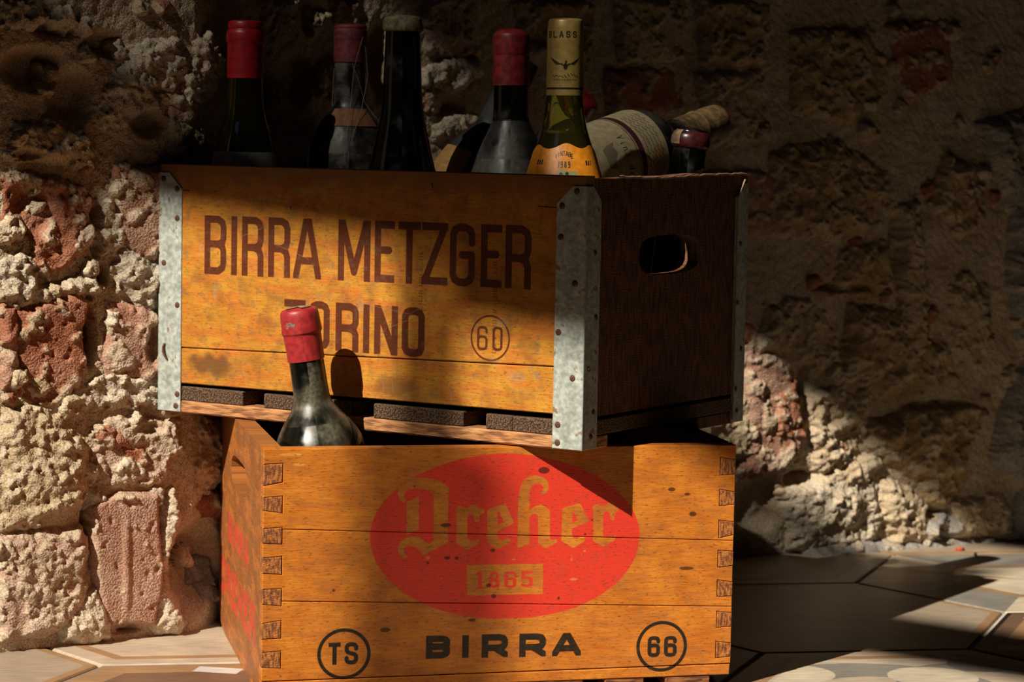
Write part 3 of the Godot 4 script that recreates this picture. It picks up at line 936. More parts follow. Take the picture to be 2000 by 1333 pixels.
	stone("ochre", [1500, 300, 1620, 262, 1740, 330, 1760, 420, 1690, 470, 1600, 480, 1520, 440], 0.018, Vector2.ZERO, 0.03)
	stone("ochre", [1640, 490, 1740, 465, 1745, 560, 1700, 596, 1620, 575], 0.014, Vector2.ZERO, 0.02)
	stone("sand", [1755, 400, 1790, 390, 1812, 560, 1800, 700, 1765, 720, 1750, 560], 0.016, Vector2.ZERO, 0.02)
	stone("ochre", [1840, 300, 1930, 330, 1930, 430, 1880, 460, 1810, 400], 0.016, Vector2.ZERO, 0.02)
	stone("sand", [1850, 560, 1930, 550, 1940, 660, 1900, 720, 1860, 680], 0.014, Vector2.ZERO, 0.02)
	stone("sand", [1490, 595, 1580, 582, 1640, 640, 1640, 720, 1590, 740, 1540, 690, 1480, 680], 0.010, Vector2.ZERO, 0.02)
	stone("ochre", [1655, 595, 1790, 605, 1860, 680, 1900, 755, 1760, 785, 1690, 760, 1640, 700], 0.018, Vector2.ZERO, 0.03)
	stone("worn", [1458, 690, 1520, 700, 1550, 735, 1552, 790, 1565, 840, 1562, 890, 1520, 925, 1470, 938, 1440, 930, 1440, 760], 0.017, Vector2(0.05, 0), 0.02, 1.2)
	stone("brick", [1510, 772, 1545, 742, 1552, 800, 1562, 848, 1530, 852, 1505, 842], 0.022, Vector2.ZERO, 0.01, 1.6)
	stone("sand", [1580, 772, 1640, 752, 1690, 800, 1690, 850, 1640, 900, 1590, 930, 1580, 850], 0.012, Vector2.ZERO, 0.018, 1.9)
	stone("sand", [1600, 940, 1680, 890, 1722, 890, 1700, 930, 1620, 960], 0.016, Vector2.ZERO, 0.014, 1.4)
	stone("ochre", [1700, 820, 1790, 792, 1900, 775, 1936, 800, 1900, 880, 1880, 960, 1830, 1000, 1800, 985, 1790, 930, 1720, 900, 1690, 860], 0.024, Vector2.ZERO, 0.03, 1.1)
	stone("pale", [1530, 960, 1570, 930, 1640, 922, 1700, 930, 1720, 990, 1710, 1062, 1620, 1085, 1540, 1070], 0.022, Vector2.ZERO, 0.022, 1.2)
	stone("sand", [1720, 940, 1780, 960, 1830, 1010, 1830, 1050, 1740, 1068, 1715, 1010], 0.020, Vector2.ZERO, 0.018, 1.4)
	stone("grey", [1790, 1022, 1820, 1000, 1850, 1008, 1862, 1030, 1835, 1050, 1805, 1054], 0.022, Vector2.ZERO, 0.016, 1.8)
	stone("sand", [1850, 985, 1960, 960, 1975, 1040, 1860, 1050], 0.018, Vector2.ZERO, 0.02)
	stone("grey", [1905, 240, 2040, 200, 2085, 600, 2085, 1060, 1960, 1060, 1985, 960, 1930, 900, 1950, 800, 1990, 700, 1960, 560, 1970, 420], 0.03, Vector2.ZERO, 0.03, 0.6, "cement_patch")
	stone("grey", [1560, 1072, 1640, 1058, 1740, 1058, 1860, 1050, 1985, 1045, 2045, 1055, 2045, 1078, 1850, 1080, 1700, 1088, 1560, 1098], 0.03, Vector2.ZERO, 0.02, 0.6, "cement_fillet")
	# courses of brick that the crates hide
	var rng := RandomNumberGenerator.new()
	rng.seed = 9
	for row in 5:
		var y := 0.03 + row * 0.078
		var s := 0.27 + 0.06 * (row % 2)
		while s < 0.80:
			var l := rng.randf_range(0.10, 0.2)
			var p := PackedVector2Array([Vector2(s, y), Vector2(s + l, y + rng.randf_range(-0.006, 0.006)), Vector2(s + l, y + 0.06), Vector2(s + 0.5 * l, y + 0.064), Vector2(s, y + 0.06)])
			stone_at(["brick", "worn", "sand"][rng.randi() % 3], p, 0.008)
			s += l + 0.018
	# small rubble bedded in the mortar
	for q in 130:
		var c := on_wall(rng.randf_range(-10, 430) if q % 2 else rng.randf_range(1440, 2010), rng.randf_range(0, 1180))
		var r := rng.randf_range(0.003, 0.009)
		var p := PackedVector2Array()
		for a in 6:
			p.append(c + Vector2.from_angle(a * TAU / 6.0 + rng.randf_range(-0.3, 0.3)) * r * rng.randf_range(0.7, 1.2))
		stone_at(["pale", "sand", "sand", "brick"][rng.randi() % 4], p, rng.randf_range(0.009, 0.015), Vector2.ZERO, 0.008, 1.0)

# ---------------------------------------------------------------- the tiled floor
const HEX := 0.188
const HEX_C := Vector2(0.2848, -2.3642)
const HEX_T := 0.178

func hex_dist(x: float, y: float) -> float:
	return maxf(absf(y), 0.8660254 * absf(x) + 0.5 * absf(y)) / 0.8660254

func in_par(x: float, y: float, cx: float, cy: float, ang: float, hx: float, hy: float) -> bool:
	var q := Vector2(x - cx, y - cy).rotated(-ang)
	return absf(q.x) < hx and absf(q.y) < hy

func tile_tex(kind: int) -> ImageTexture:
	var n := 448
	var fine := field(300 + kind, 0.2, 3, n, n, 8, 1)
	var blot := field(320 + kind, 0.012, 3, n, n)
	var out := PackedByteArray()
	out.resize(n * n * 3)
	var beige := Color(0.70, 0.63, 0.545)
	var cream := Color(0.75, 0.69, 0.60)
	var tan := Color(0.585, 0.455, 0.325)
	var brown := Color(0.43, 0.33, 0.25)
	var gray := Color(0.50, 0.475, 0.44)
	var white := Color(0.76, 0.74, 0.72)
	var black := Color(0.15, 0.12, 0.10)
	for j in n:
		for i in n:
			var x := (i + 0.5) / n * 2.0 - 1.0
			var y := 1.0 - (j + 0.5) / n * 2.0
			var d := hex_dist(x, y)
			var c := beige
			if kind == 0:
				c = Color(0.60, 0.535, 0.46)
				if d > 0.93: c = tan
			elif kind == 1:
				if d > 0.80 and d < 0.865: c = tan
				if in_par(x, y, 0.1, 0.15, 0.1, 0.34, 0.035) or in_par(x, y, 0.25, 0.3, 0.15, 0.12, 0.03): c = gray
			elif kind == 2:
				c = brown
				if d > 0.80: c = tan
				if d > 0.965: c = gray
				if absf(x * 0.5 - y * 0.866 - 0.02) < 0.07: c = gray
				for k in 6:
					var a := k * PI / 3.0 + 0.52
					if in_par(x, y, cos(a) * 0.72, sin(a) * 0.72, a + 1.2, 0.10, 0.055): c = white
			elif kind == 3:
				if d > 0.80 and d < 0.87: c = tan
				if d < 0.78:
					c = cream if (Vector2(x + 0.5, y - 0.42).length() < 0.2 or Vector2(x - 0.12, y - 0.3).length() < 0.2 or Vector2(x + 0.35, y + 0.1).length() < 0.2 or Vector2(x - 0.5, y + 0.05).length() < 0.2) else beige
					if c == beige and (absf(Vector2(x + 0.2, y - 0.05).length() - 0.42) < 0.14 or absf(Vector2(x - 0.35, y - 0.15).length() - 0.33) < 0.1): c = gray
					if Vector2(x - 0.42, y - 0.52).length() < 0.15: c = Color(0.40, 0.37, 0.35)
			elif kind == 4:
				c = cream
				var a := fposmod(atan2(y, x), PI / 3.0) / (PI / 3.0)
				var sec := int(floor((atan2(y, x) + PI) / (PI / 3.0)))
				if d > 0.52 and sec % 2 == 0: c = gray
				if absf(d - 0.5) < 0.04: c = tan
				if sec % 2 == 1 and a > 0.42 and a < 0.58: c = tan
			else:
				c = tan
				if d < 0.42: c = black
				if d > 0.86: c = brown
				if d > 0.955: c = black
				for k in 6:
					var a := k * PI / 3.0
					if in_par(x, y, cos(a) * 0.78, sin(a) * 0.78, a, 0.07, 0.045): c = white
			var k2 := 0.84 + 0.2 * fine[j * n + i] / 255.0 + 0.12 * blot[j * n + i] / 255.0
			var o := (j * n + i) * 3
			out[o] = int(clampf(c.r * k2, 0.0, 1.0) * 255.0)
			out[o + 1] = int(clampf(c.g * k2, 0.0, 1.0) * 255.0)
			out[o + 2] = int(clampf(c.b * k2, 0.0, 1.0) * 255.0)
	return tex_of(out, n, n)

func build_floor() -> void:
	var b := MB.new()
	chamfer_box(b, Vector3(-5, -0.2, -6.5), Vector3(5, -0.0022, 4.5), 0.001)
	var fl := struct("floor", b.mesh(), M.grout, "floor of large patterned hexagonal tiles")
	var mats := []
	for k in 6:
		mats.append(bumped(textured(tile_tex(k), 0.42), M.grain, 0.012))
	var poly := PackedVector2Array()
	for k in 6:
		poly.append(Vector2.from_angle(k * PI / 3.0) * (HEX - 0.0024))
	b = MB.new()
	prism(b, poly, -0.012, 0.0, 0.0012, Vector2(-HEX, HEX), Vector2(0.5 / HEX, -0.5 / HEX))
	var m := b.mesh()
	var look := {Vector2i(0, 0): 0, Vector2i(1, 0): 4, Vector2i(1, -1): 5, Vector2i(0, -1): 3, Vector2i(0, 1): 1, Vector2i(1, 1): 0, Vector2i(-2, 1): 1, Vector2i(-2, 0): 2, Vector2i(-3, 1): 0, Vector2i(-3, 2): 0}
	var turn := Basis(Vector3.UP, HEX_T) * Basis(Vector3.RIGHT, -PI / 2.0)
	for i in range(-9, 10):
		for j in range(-12, 13):
			var c := Vector2(1.5 * i, sqrt(3.0) * (j + 0.5 * i)) * HEX
			var q := c.rotated(HEX_T)
			var p := Vector3(HEX_C.x + q.x, 0, HEX_C.y - q.y)
			if (p - WALL_O).dot(WALL_N) < -0.22 or p.distance_to(Vector3(0.1, 0, -2.0)) > 1.75 or p.dot(WIN_N) > WIN_K - 0.3:
				continue
			var o := part("tile", m, mats[look.get(Vector2i(i, j), (i * 7 + j * 5 + 60) % 6)], fl)
			o.transform = Transform3D(turn, p)

# ---------------------------------------------------------------- crates
func slot(cx: float, cy: float, hw: float, hh: float) -> PackedVector2Array:
	var o := PackedVector2Array()
	for k in 24:
		var a := TAU * k / 24.0
		var p := Vector2(cos(a), sin(a))
		o.append(Vector2(cx + hw * signf(p.x) * pow(absf(p.x), 0.6), cy + hh * signf(p.y) * pow(absf(p.y), 0.6)))
	return o

func side_profile(left: bool, socks: Array, inner: float, outer: float, ta: float, tb: float) -> Array:
	# points (s, t) down one edge from ta to tb, stepping in at the sockets
	var o := []
	var pts := [[outer, -1.0]]
	for k: Array in socks:
		pts.append([outer, k[2]]); pts.append([inner, k[0]]); pts.append([inner, k[1]]); pts.append([outer, k[3]])
	pts.append([outer, 999.0])
	for i in pts.size() - 1:
		var p: Array = pts[i]
		var q: Array = pts[i + 1]
		var lo: float = minf(p[1], q[1])
		var hi: float = maxf(p[1], q[1])
		for tt: float in [ta, tb]:
			if tt > lo and tt < hi and absf(p[0] - q[0]) < 0.1:
				o.append(Vector2(p[0], tt))
		if q[1] > ta and q[1] < tb and i < pts.size() - 2:
			o.append(Vector2(q[0], q[1]))
	return o

func nail(parent: Node3D, at: Vector3, dir: Vector3, r: float) -> void:
	var b := MB.new()
	lathe(b, PackedVector2Array([Vector2(r, -0.0006), Vector2(r, 0.0002), Vector2(r * 0.8, 0.0007), Vector2(r * 0.4, 0.0010), Vector2(0.00001, 0.0011)]), 12)
	var o := part("nail", b.mesh(), M.rust, parent)
	var u := dir.cross(Vector3(0.3, 1, 0.2)).normalized()
	o.transform = Transform3D(Basis(u, dir, u.cross(dir)), at)

func build_upper_crate() -> void:
	var L := 426.8
	var H := 213.7
	var W := 270.0
	var a := Vector3(-0.8438, 0, -0.5366)
	var bk := Vector3(0.5366, 0, -0.8438)
	var corner := Vector3(0.0555, 0.1992, -1.972)
	var xf := Transform3D(Basis(-a, Vector3.UP, -bk), corner + a * (L * 0.0005) + bk * (W * 0.0005))
	var t := thing("bottle_crate", "upper wooden crate with zinc corner straps and brown lettering, set askew on another crate", "crate", xf, "wooden beer crates")
	up_xf = xf
	# the print
	var ink := Ink.new(int(L * 3.0), int(H * 3.0), 3.0)
	var row := [["B", 50, 73.5], ["I", 78.7, 85.1], ["R", 90.2, 113.2], ["R", 118.1, 141], ["A", 144.3, 173], ["M", 190.2, 222.6], ["E", 226.9, 246.5], ["T", 250.1, 271.9], ["Z", 273.2, 298.2], ["G", 300.2, 324.1], ["E", 329.6, 349.4], ["R", 352.6, 376.5]]
	for q: Array in row:
		var y0 := lerpf(43.6, 40.4, (q[1] - 50.0) / 326.0)
		letter(ink, q[0], q[1], y0, q[2], y0 + 49.7, 6.2)
	for q: Array in [["T", 135.5, 157.6], ["O", 161.1, 182.5], ["R", 188.6, 211.8], ["I", 216.4, 222.7], ["N", 227.5, 250.8], ["O", 254.9, 277.1]]:
		letter(ink, q[0], q[1], 110.2, q[2], 150.2, 6.2)
	letter(ink, "6", 327.4, 121.4, 337.4, 140.6, 2.1)
	letter(ink, "O", 342, 121, 351.4, 140.4, 2.1)
	ink.ellipse(Vector2(339.8, 130.6), Vector2(18.5, 18.3), 1.5)
	var faint := Ink.new(int(L * 3.0), int(H * 3.0), 3.0)
	var rng := RandomNumberGenerator.new()
	rng.seed = 4
	for col: Array in [[272.5, 65, 152], [343.5, 62, 142]]:
		var y: float = col[1]
		while y < col[2]:
			if rng.randf() < 0.75:
				faint.seg(Vector2(col[0] - 1.6, y), Vector2(col[0] + 1.6, y + rng.randf_range(-0.8, 0.8)), 0.45, Rect2(0, 0, L, H))
			if rng.randf() < 0.4:
				faint.seg(Vector2(col[0] + 1.5, y), Vector2(col[0] + 1.5, y + 2.0), 0.4, Rect2(0, 0, L, H))
			y += 2.1
	for k in faint.a.size():
		faint.a[k] *= 0.55
	# short splits at both ends of the upper board, and pale scratches
	var split := Ink.new(int(L * 3.0), int(H * 3.0), 3.0)
	split.seg(Vector2(25, 22.9), Vector2(33, 23.4), 0.35, Rect2(0, 0, L, H))
	split.seg(Vector2(382, 25.2), Vector2(401, 25.8), 0.35, Rect2(0, 0, L, H))
	split.seg(Vector2(141, 33), Vector2(141.4, 35.5), 0.5, Rect2(0, 0, L, H))
	split.seg(Vector2(282, 10), Vector2(282.6, 13), 0.6, Rect2(0, 0, L, H))
	var scratch := Ink.new(int(L * 3.0), int(H * 3.0), 3.0)
	for q: Array in [[175, 104, 262, 116], [262, 116, 292, 100], [90, 60, 112, 52], [128, 66, 160, 76], [250, 98, 258, 112], [242, 128, 268, 118], [92, 168, 96, 186], [236, 160, 238, 184], [245, 166, 247, 180], [300, 168, 304, 180], [50, 122, 54, 128], [84, 142, 90, 160], [330, 176, 352, 172], [180, 60, 184, 90]]:
		scratch.seg(Vector2(q[0], q[1]), Vector2(q[2], q[3]), 0.35, Rect2(0, 0, L, H))
	for q: Array in [[365, 160, 9, 4], [384, 158, 4, 3], [62, 108, 2.5, 6], [46, 71, 2, 4], [214, 112, 3, 6], [350, 118, 7, 4]]:
		scratch.ellipse(Vector2(q[0], q[1]), Vector2(q[2], q[3]))
	for k in scratch.a.size():
		scratch.a[k] *= 0.42
	# the soiled bands along the top and low on the left, worn into the varnish
	var soil := Ink.new(int(L * 3.0), int(H * 3.0), 3.0)
	var sn := field(501, 0.012, 4, soil.w, soil.h)
	for y in soil.h:
		for x in soil.w:
			var mx := x / 3.0
			var my := y / 3.0
			var n := sn[y * soil.w + x] / 255.0
			var v := smoothstep(26.0, 4.0, my + 14.0 * (n - 0.5)) * 0.5
			v = maxf(v, 0.75 * smoothstep(1.1, 0.4, Vector2((mx - 62.0) / 34.0, (my - 172.0) / 12.0).length() + 0.9 * (n - 0.5)))
			v = maxf(v, 0.55 * smoothstep(1.1, 0.4, Vector2((mx - 250.0) / 24.0, (my - 178.0) / 11.0).length() + 0.9 * (n - 0.5)))
			v = maxf(v, 0.26 * smoothstep(0.48, 0.85, n))
			soil.a[y * soil.w + x] = v
	var face := wood_face(L, H, 3.0, 400, Color(0.79, 0.575, 0.215), Color(0.62, 0.375, 0.115), [[soil, Color(0.31, 0.205, 0.15)], [faint, Color(0.28, 0.14, 0.08)], [ink, Color(0.29, 0.125, 0.075)], [scratch, Color(0.62, 0.52, 0.45)], [split, Color(0.07, 0.04, 0.02)]], 0.3, 0.28)
	var fm := bumped(textured(face, 0.42), M.grain, 0.012)
	fm.metallic_specular = 0.4
	# frame of the front: s from the left, t from the top (mm) -> metres in the crate's own axes
	var p2 := func(s: float, tt: float) -> Vector2: return Vector2((s - L * 0.5) * 0.001, (H - tt) * 0.001)
	var uo: Vector2 = p2.call(0, 0)
	var us := Vector2(1000.0 / L, -1000.0 / H)
	var zf := W * 0.0005 - 0.0011
	var board := func(called: String, pts: Array, z0: float, z1: float, mt: Material, bev := 0.0008) -> MeshInstance3D:
		var poly := PackedVector2Array()
		for q: Vector2 in pts:
			poly.append(p2.call(q.x, q.y))
		var m := MB.new()
		prism(m, poly, z0, z1, bev, uo, us)
		return part(called, m.mesh(), mt, t)
	board.call("front_board", [Vector2(1, 1), Vector2(L - 1, 0.5), Vector2(L - 1, 148.4), Vector2(1, 158)], zf - 0.012, zf, fm)
	board.call("front_board", [Vector2(1, 158.7), Vector2(L - 1, 149.2), Vector2(L - 1, 186.1), Vector2(150, 187.6), Vector2(1, 188.4)], zf - 0.012, zf - 0.0002, fm)
	# floor slats seen end on, the rails below them, the back
	for q: Array in [[0.5, 91.8], [114.2, 206], [227.2, 315], [336.4, 361], [361.5, 426.2]]:
		var m := MB.new()
		chamfer_box(m, Vector3((q[0] - L * 0.5) * 0.001, 0.0108, -W * 0.0005 + 0.002), Vector3((q[1] - L * 0.5) * 0.001, 0.0228, zf - 0.0008), 0.0008)
		part("slat", m.mesh(), M.end_grain, t)
	var rail := MB.new()
	chamfer_box(rail, Vector3(-L * 0.0005 + 0.0012, 0.0, zf - 0.041), Vector3(L * 0.0005 - 0.0012, 0.0106, zf), 0.0012)
	part("rail", rail.mesh(), M.rail_wood, t)
	rail = MB.new()
	var rp := PackedVector2Array()
	for k in 9:
		var an := -PI / 2.0 + PI / 2.0 * k / 8.0
		rp.append(Vector2(0.026 + 0.012 * cos(an), 0.0106 + 0.0106 * sin(an)))
	rp.append(Vector2(-0.04, 0.0106)); rp.append(Vector2(-0.04, 0.0))
	prism(rail, rp, -L * 0.0005 + 0.0015, L * 0.0005 - 0.0015, 0.001, Vector2.ZERO, Vector2.ONE)
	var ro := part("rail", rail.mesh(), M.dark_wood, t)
	ro.transform = Transform3D(Basis(Vector3(0, 0, -1), Vector3.UP, Vector3(1, 0, 0)), Vector3(0, 0, -W * 0.0005 + 0.040))
	var back := MB.new()
	chamfer_box(back, Vector3(-L * 0.0005 + 0.001, 0.0240, -W * 0.0005 + 0.001), Vector3(L * 0.0005 - 0.001, 0.2130, -W * 0.0005 + 0.013), 0.001)
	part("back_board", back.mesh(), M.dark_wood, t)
	# end boards with their hand holes
	for side: float in [1.0, -1.0]:
		var m := MB.new()
		var d := (W - 26.5) * 0.001
		var hl := slot(d * 0.5, (H - 65.0) * 0.001, 0.050, 0.016)
		var y0 := 0.0254
		var y1 := 0.2134
		var wav := [Vector2(d * 0.5, y1 - 0.0012), Vector2(d * 0.28, y1 - 0.0016), Vector2(d * 0.12, y1 - 0.0026), Vector2(0, y1 - 0.002), Vector2(0, y0), Vector2(d * 0.5, y0)]
		var wbr := [Vector2(d * 0.5, y0), Vector2(d, y0), Vector2(d, y1 - 0.0002), Vector2(d * 0.86, y1), Vector2(d * 0.68, y1 + 0.0006), Vector2(d * 0.5, y1 - 0.0012)]
		hand_board(m, [wav[0], wav[1], wav[2], wav[3], wav[4], wav[5]], [wbr[0], wbr[1], wbr[2], wbr[3], wbr[4], wbr[5]], hl, 0.013, Vector2(1.0 / d, -1000.0 / H), Vector2(0, H * 0.001))
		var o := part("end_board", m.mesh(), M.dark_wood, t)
		if side > 0.0:
			o.transform = Transform3D(Basis(Vector3(0, 0, -1), Vector3.UP, Vector3(1, 0, 0)), Vector3(L * 0.0005 - 0.0142, 0, d * 0.5))
		else:
			o.transform = Transform3D(Basis(Vector3(0, 0, 1), Vector3.UP, Vector3(-1, 0, 0)), Vector3(-L * 0.0005 + 0.0142, 0, -d * 0.5))
	# zinc straps round the four corners, with rusty nails
	for cx: float in [-1.0, 1.0]:
		for cz: float in [1.0, -1.0]:
			var m := MB.new()
			var e := 0.0256 if cx < 0.0 else 0.0272
			var e2 := 0.0225
			var y0 := 0.0008
			var y1 := 0.2053
			var y2 := 0.1915
			# front leg then side leg, as outlines in x (or z) and y
			var f1 := PackedVector2Array([Vector2(0.0009, y0), Vector2(e, y0), Vector2(e, y2), Vector2(e * 0.47, y1), Vector2(0.0009, y1)])
			var f2 := PackedVector2Array([Vector2(0.0009, y0), Vector2(e2, y0), Vector2(e2, y2 + 0.002), Vector2(e2 * 0.45, y1), Vector2(0.0009, y1)])
			var w := MB.new()
			prism(w, f1, 0.0, 0.0011, 0.0003, Vector2.ZERO, Vector2.ONE)
			var t1 := Transform3D(Basis(Vector3(-cx, 0, 0), Vector3.UP, Vector3(0, 0, cz)), Vector3(cx * L * 0.0005, 0, cz * (W * 0.0005 - 0.0011)))
			add_mb(m, w, t1)
			w = MB.new()
			prism(w, f2, 0.0, 0.0011, 0.0003, Vector2.ZERO, Vector2.ONE)
			add_mb(m, w, Transform3D(Basis(Vector3(0, 0, -cz), Vector3.UP, Vector3(cx, 0, 0)), Vector3(cx * (L * 0.0005 - 0.0011), 0, cz * W * 0.0005)))
			# the rounded bend
			for k in 6:
				var a0 := PI * 0.5 * k / 6.0
				var a1 := PI * 0.5 * (k + 1) / 6.0
				var cc := Vector3(cx * (L * 0.0005 - 0.0011), 0, cz * (W * 0.0005 - 0.0011))
				var d0 := Vector3(cx * sin(a0), 0, cz * cos(a0))
				var d1 := Vector3(cx * sin(a1), 0, cz * cos(a1))
				var i := m.vert(cc + d0 * 0.0011 + Vector3(0, y0, 0), d0)
				m.vert(cc + d1 * 0.0011 + Vector3(0, y0, 0), d1); m.vert(cc + d1 * 0.0011 + Vector3(0, y1, 0), d1); m.vert(cc + d0 * 0.0011 + Vector3(0, y1, 0), d0)
				m.tri_i(i, i + 1, i + 2); m.tri_i(i, i + 2, i + 3)
			var sp := part("corner_strap", m.mesh(), M.zinc, t)
			var heads: Array
			if cz > 0.0 and cx < 0.0:
				heads = [[5.4, 13.9], [20.4, 22.2], [20.7, 47], [6.3, 85.7], [21.4, 121.3], [22.1, 197.8], [20.6, 208]]
			else:
				heads = [[9.2, 12.6], [22.3, 24.1], [22.9, 48.2], [9.3, 83.6], [23.4, 122], [9.8, 157], [22.4, 194.2], [22.3, 208.2]]
			for q: Array in heads:
				nail(sp, Vector3(cx * (L * 0.5 - q[0]) * 0.001, (H - q[1]) * 0.001, cz * W * 0.0005), Vector3(0, 0, cz), 0.0026)
			if cx > 0.0:
				for q: Array in [[14, 60], [17, 110], [8, 150], [16, 184], [13, 203]]:
					nail(sp, Vector3(cx * L * 0.0005, (H - q[1]) * 0.001, cz * (W * 0.5 - q[0]) * 0.001), Vector3(cx, 0, 0), 0.0022)
			if cx > 0.0 and cz < 0.0:
				# the strap's edge stands off the wood and catches dust
				var fr := MB.new()
				var pts := []
				for k in 40:
					var u := k / 39.0
					var yy := lerpf(0.004, y2 + 0.002, u)
					pts.append(Vector3(L * 0.0005 + 0.0011 + 0.0003 * sin(k * 2.3), yy, -W * 0.0005 + e2 + 0.0003 * sin(k * 1.7)))
				for k in 8:
					var u := (k + 1) / 8.0
					pts.append(Vector3(L * 0.0005 + 0.0011, lerpf(y2 + 0.002, y1 + 0.003, u), -W * 0.0005 + lerpf(e2, e2 * 0.45, u)))
				tube(fr, pts, 0.0008, 6)
				part("frayed_edge", fr.mesh(), mat(Color(0.56, 0.47, 0.38), 0.9), t)
				fr = MB.new()
				pts = []
				for k in 40:
					var u := k / 39.0
					pts.append(Vector3(L * 0.0005 - 0.0012, (H - 0.6) * 0.001 - 0.0022 * exp(-pow((u - 0.3) / 0.3, 2.0)) + 0.0006 * sin(k * 1.9) * sin(k * 0.7), lerpf(0.085, -W * 0.0005 + 0.004, u)))
				tube(fr, pts, 0.0011, 6)
				part("frayed_edge", fr.mesh(), mat(Color(0.46, 0.35, 0.26), 0.9), t)
			if cx < 0.0 and cz > 0.0:
				# the bent nail
				var bn := MB.new()
				tube(bn, [Vector3(0, 0.008, 0.0005), Vector3(-0.0006, 0.005, 0.002), Vector3(0.0002, 0.001, 0.0028), Vector3(0.0022, -0.004, 0.0016), Vector3(0.0030, -0.006, 0.0)], 0.0010)
				var bo := part("bent_nail", bn.mesh(), M.rust, sp)
				bo.position = Vector3((-L * 0.5 + 8.2) * 0.001, (H - 163.0) * 0.001, W * 0.0005)

func add_mb(dst: MB, src: MB, xf: Transform3D) -> void:
	var o := dst.v.size()
	for i in src.v.size():
		dst.vert(xf * src.v[i], xf.basis * src.n[i], src.uv[i], src.c[i])
	for i in range(0, src.idx.size(), 3):
		dst.tri_i(o + src.idx[i], o + src.idx[i + 1], o + src.idx[i + 2])

# two halves of a board, joined above and below a hand hole whose edge is walled
func hand_board(b: MB, lft: Array, rgt: Array, hole: PackedVector2Array, th: float, uv_s: Vector2, uv_o: Vector2) -> void:
	var pl := PackedVector2Array()
	for p: Vector2 in lft: pl.append(p)
	for k in range(18, 5, -1): pl.append(hole[k])
	prism(b, pl, 0.0, th, 0.0, uv_o, uv_s, [lft.size() - 1, pl.size() - 1])
	var pr := PackedVector2Array()
	for p: Vector2 in rgt: pr.append(p)
	for k in range(6, -7, -1): pr.append(hole[(k + 24) % 24])
	prism(b, pr, 0.0, th, 0.0, uv_o, uv_s, [rgt.size() - 1, pr.size() - 1])

var up_xf: Transform3D
var low_xf: Transform3D

func pv(l: Array) -> PackedVector2Array:
	var o := PackedVector2Array()
	for i in range(0, l.size(), 2):
		o.append(Vector2(l[i], l[i + 1]))
	return o

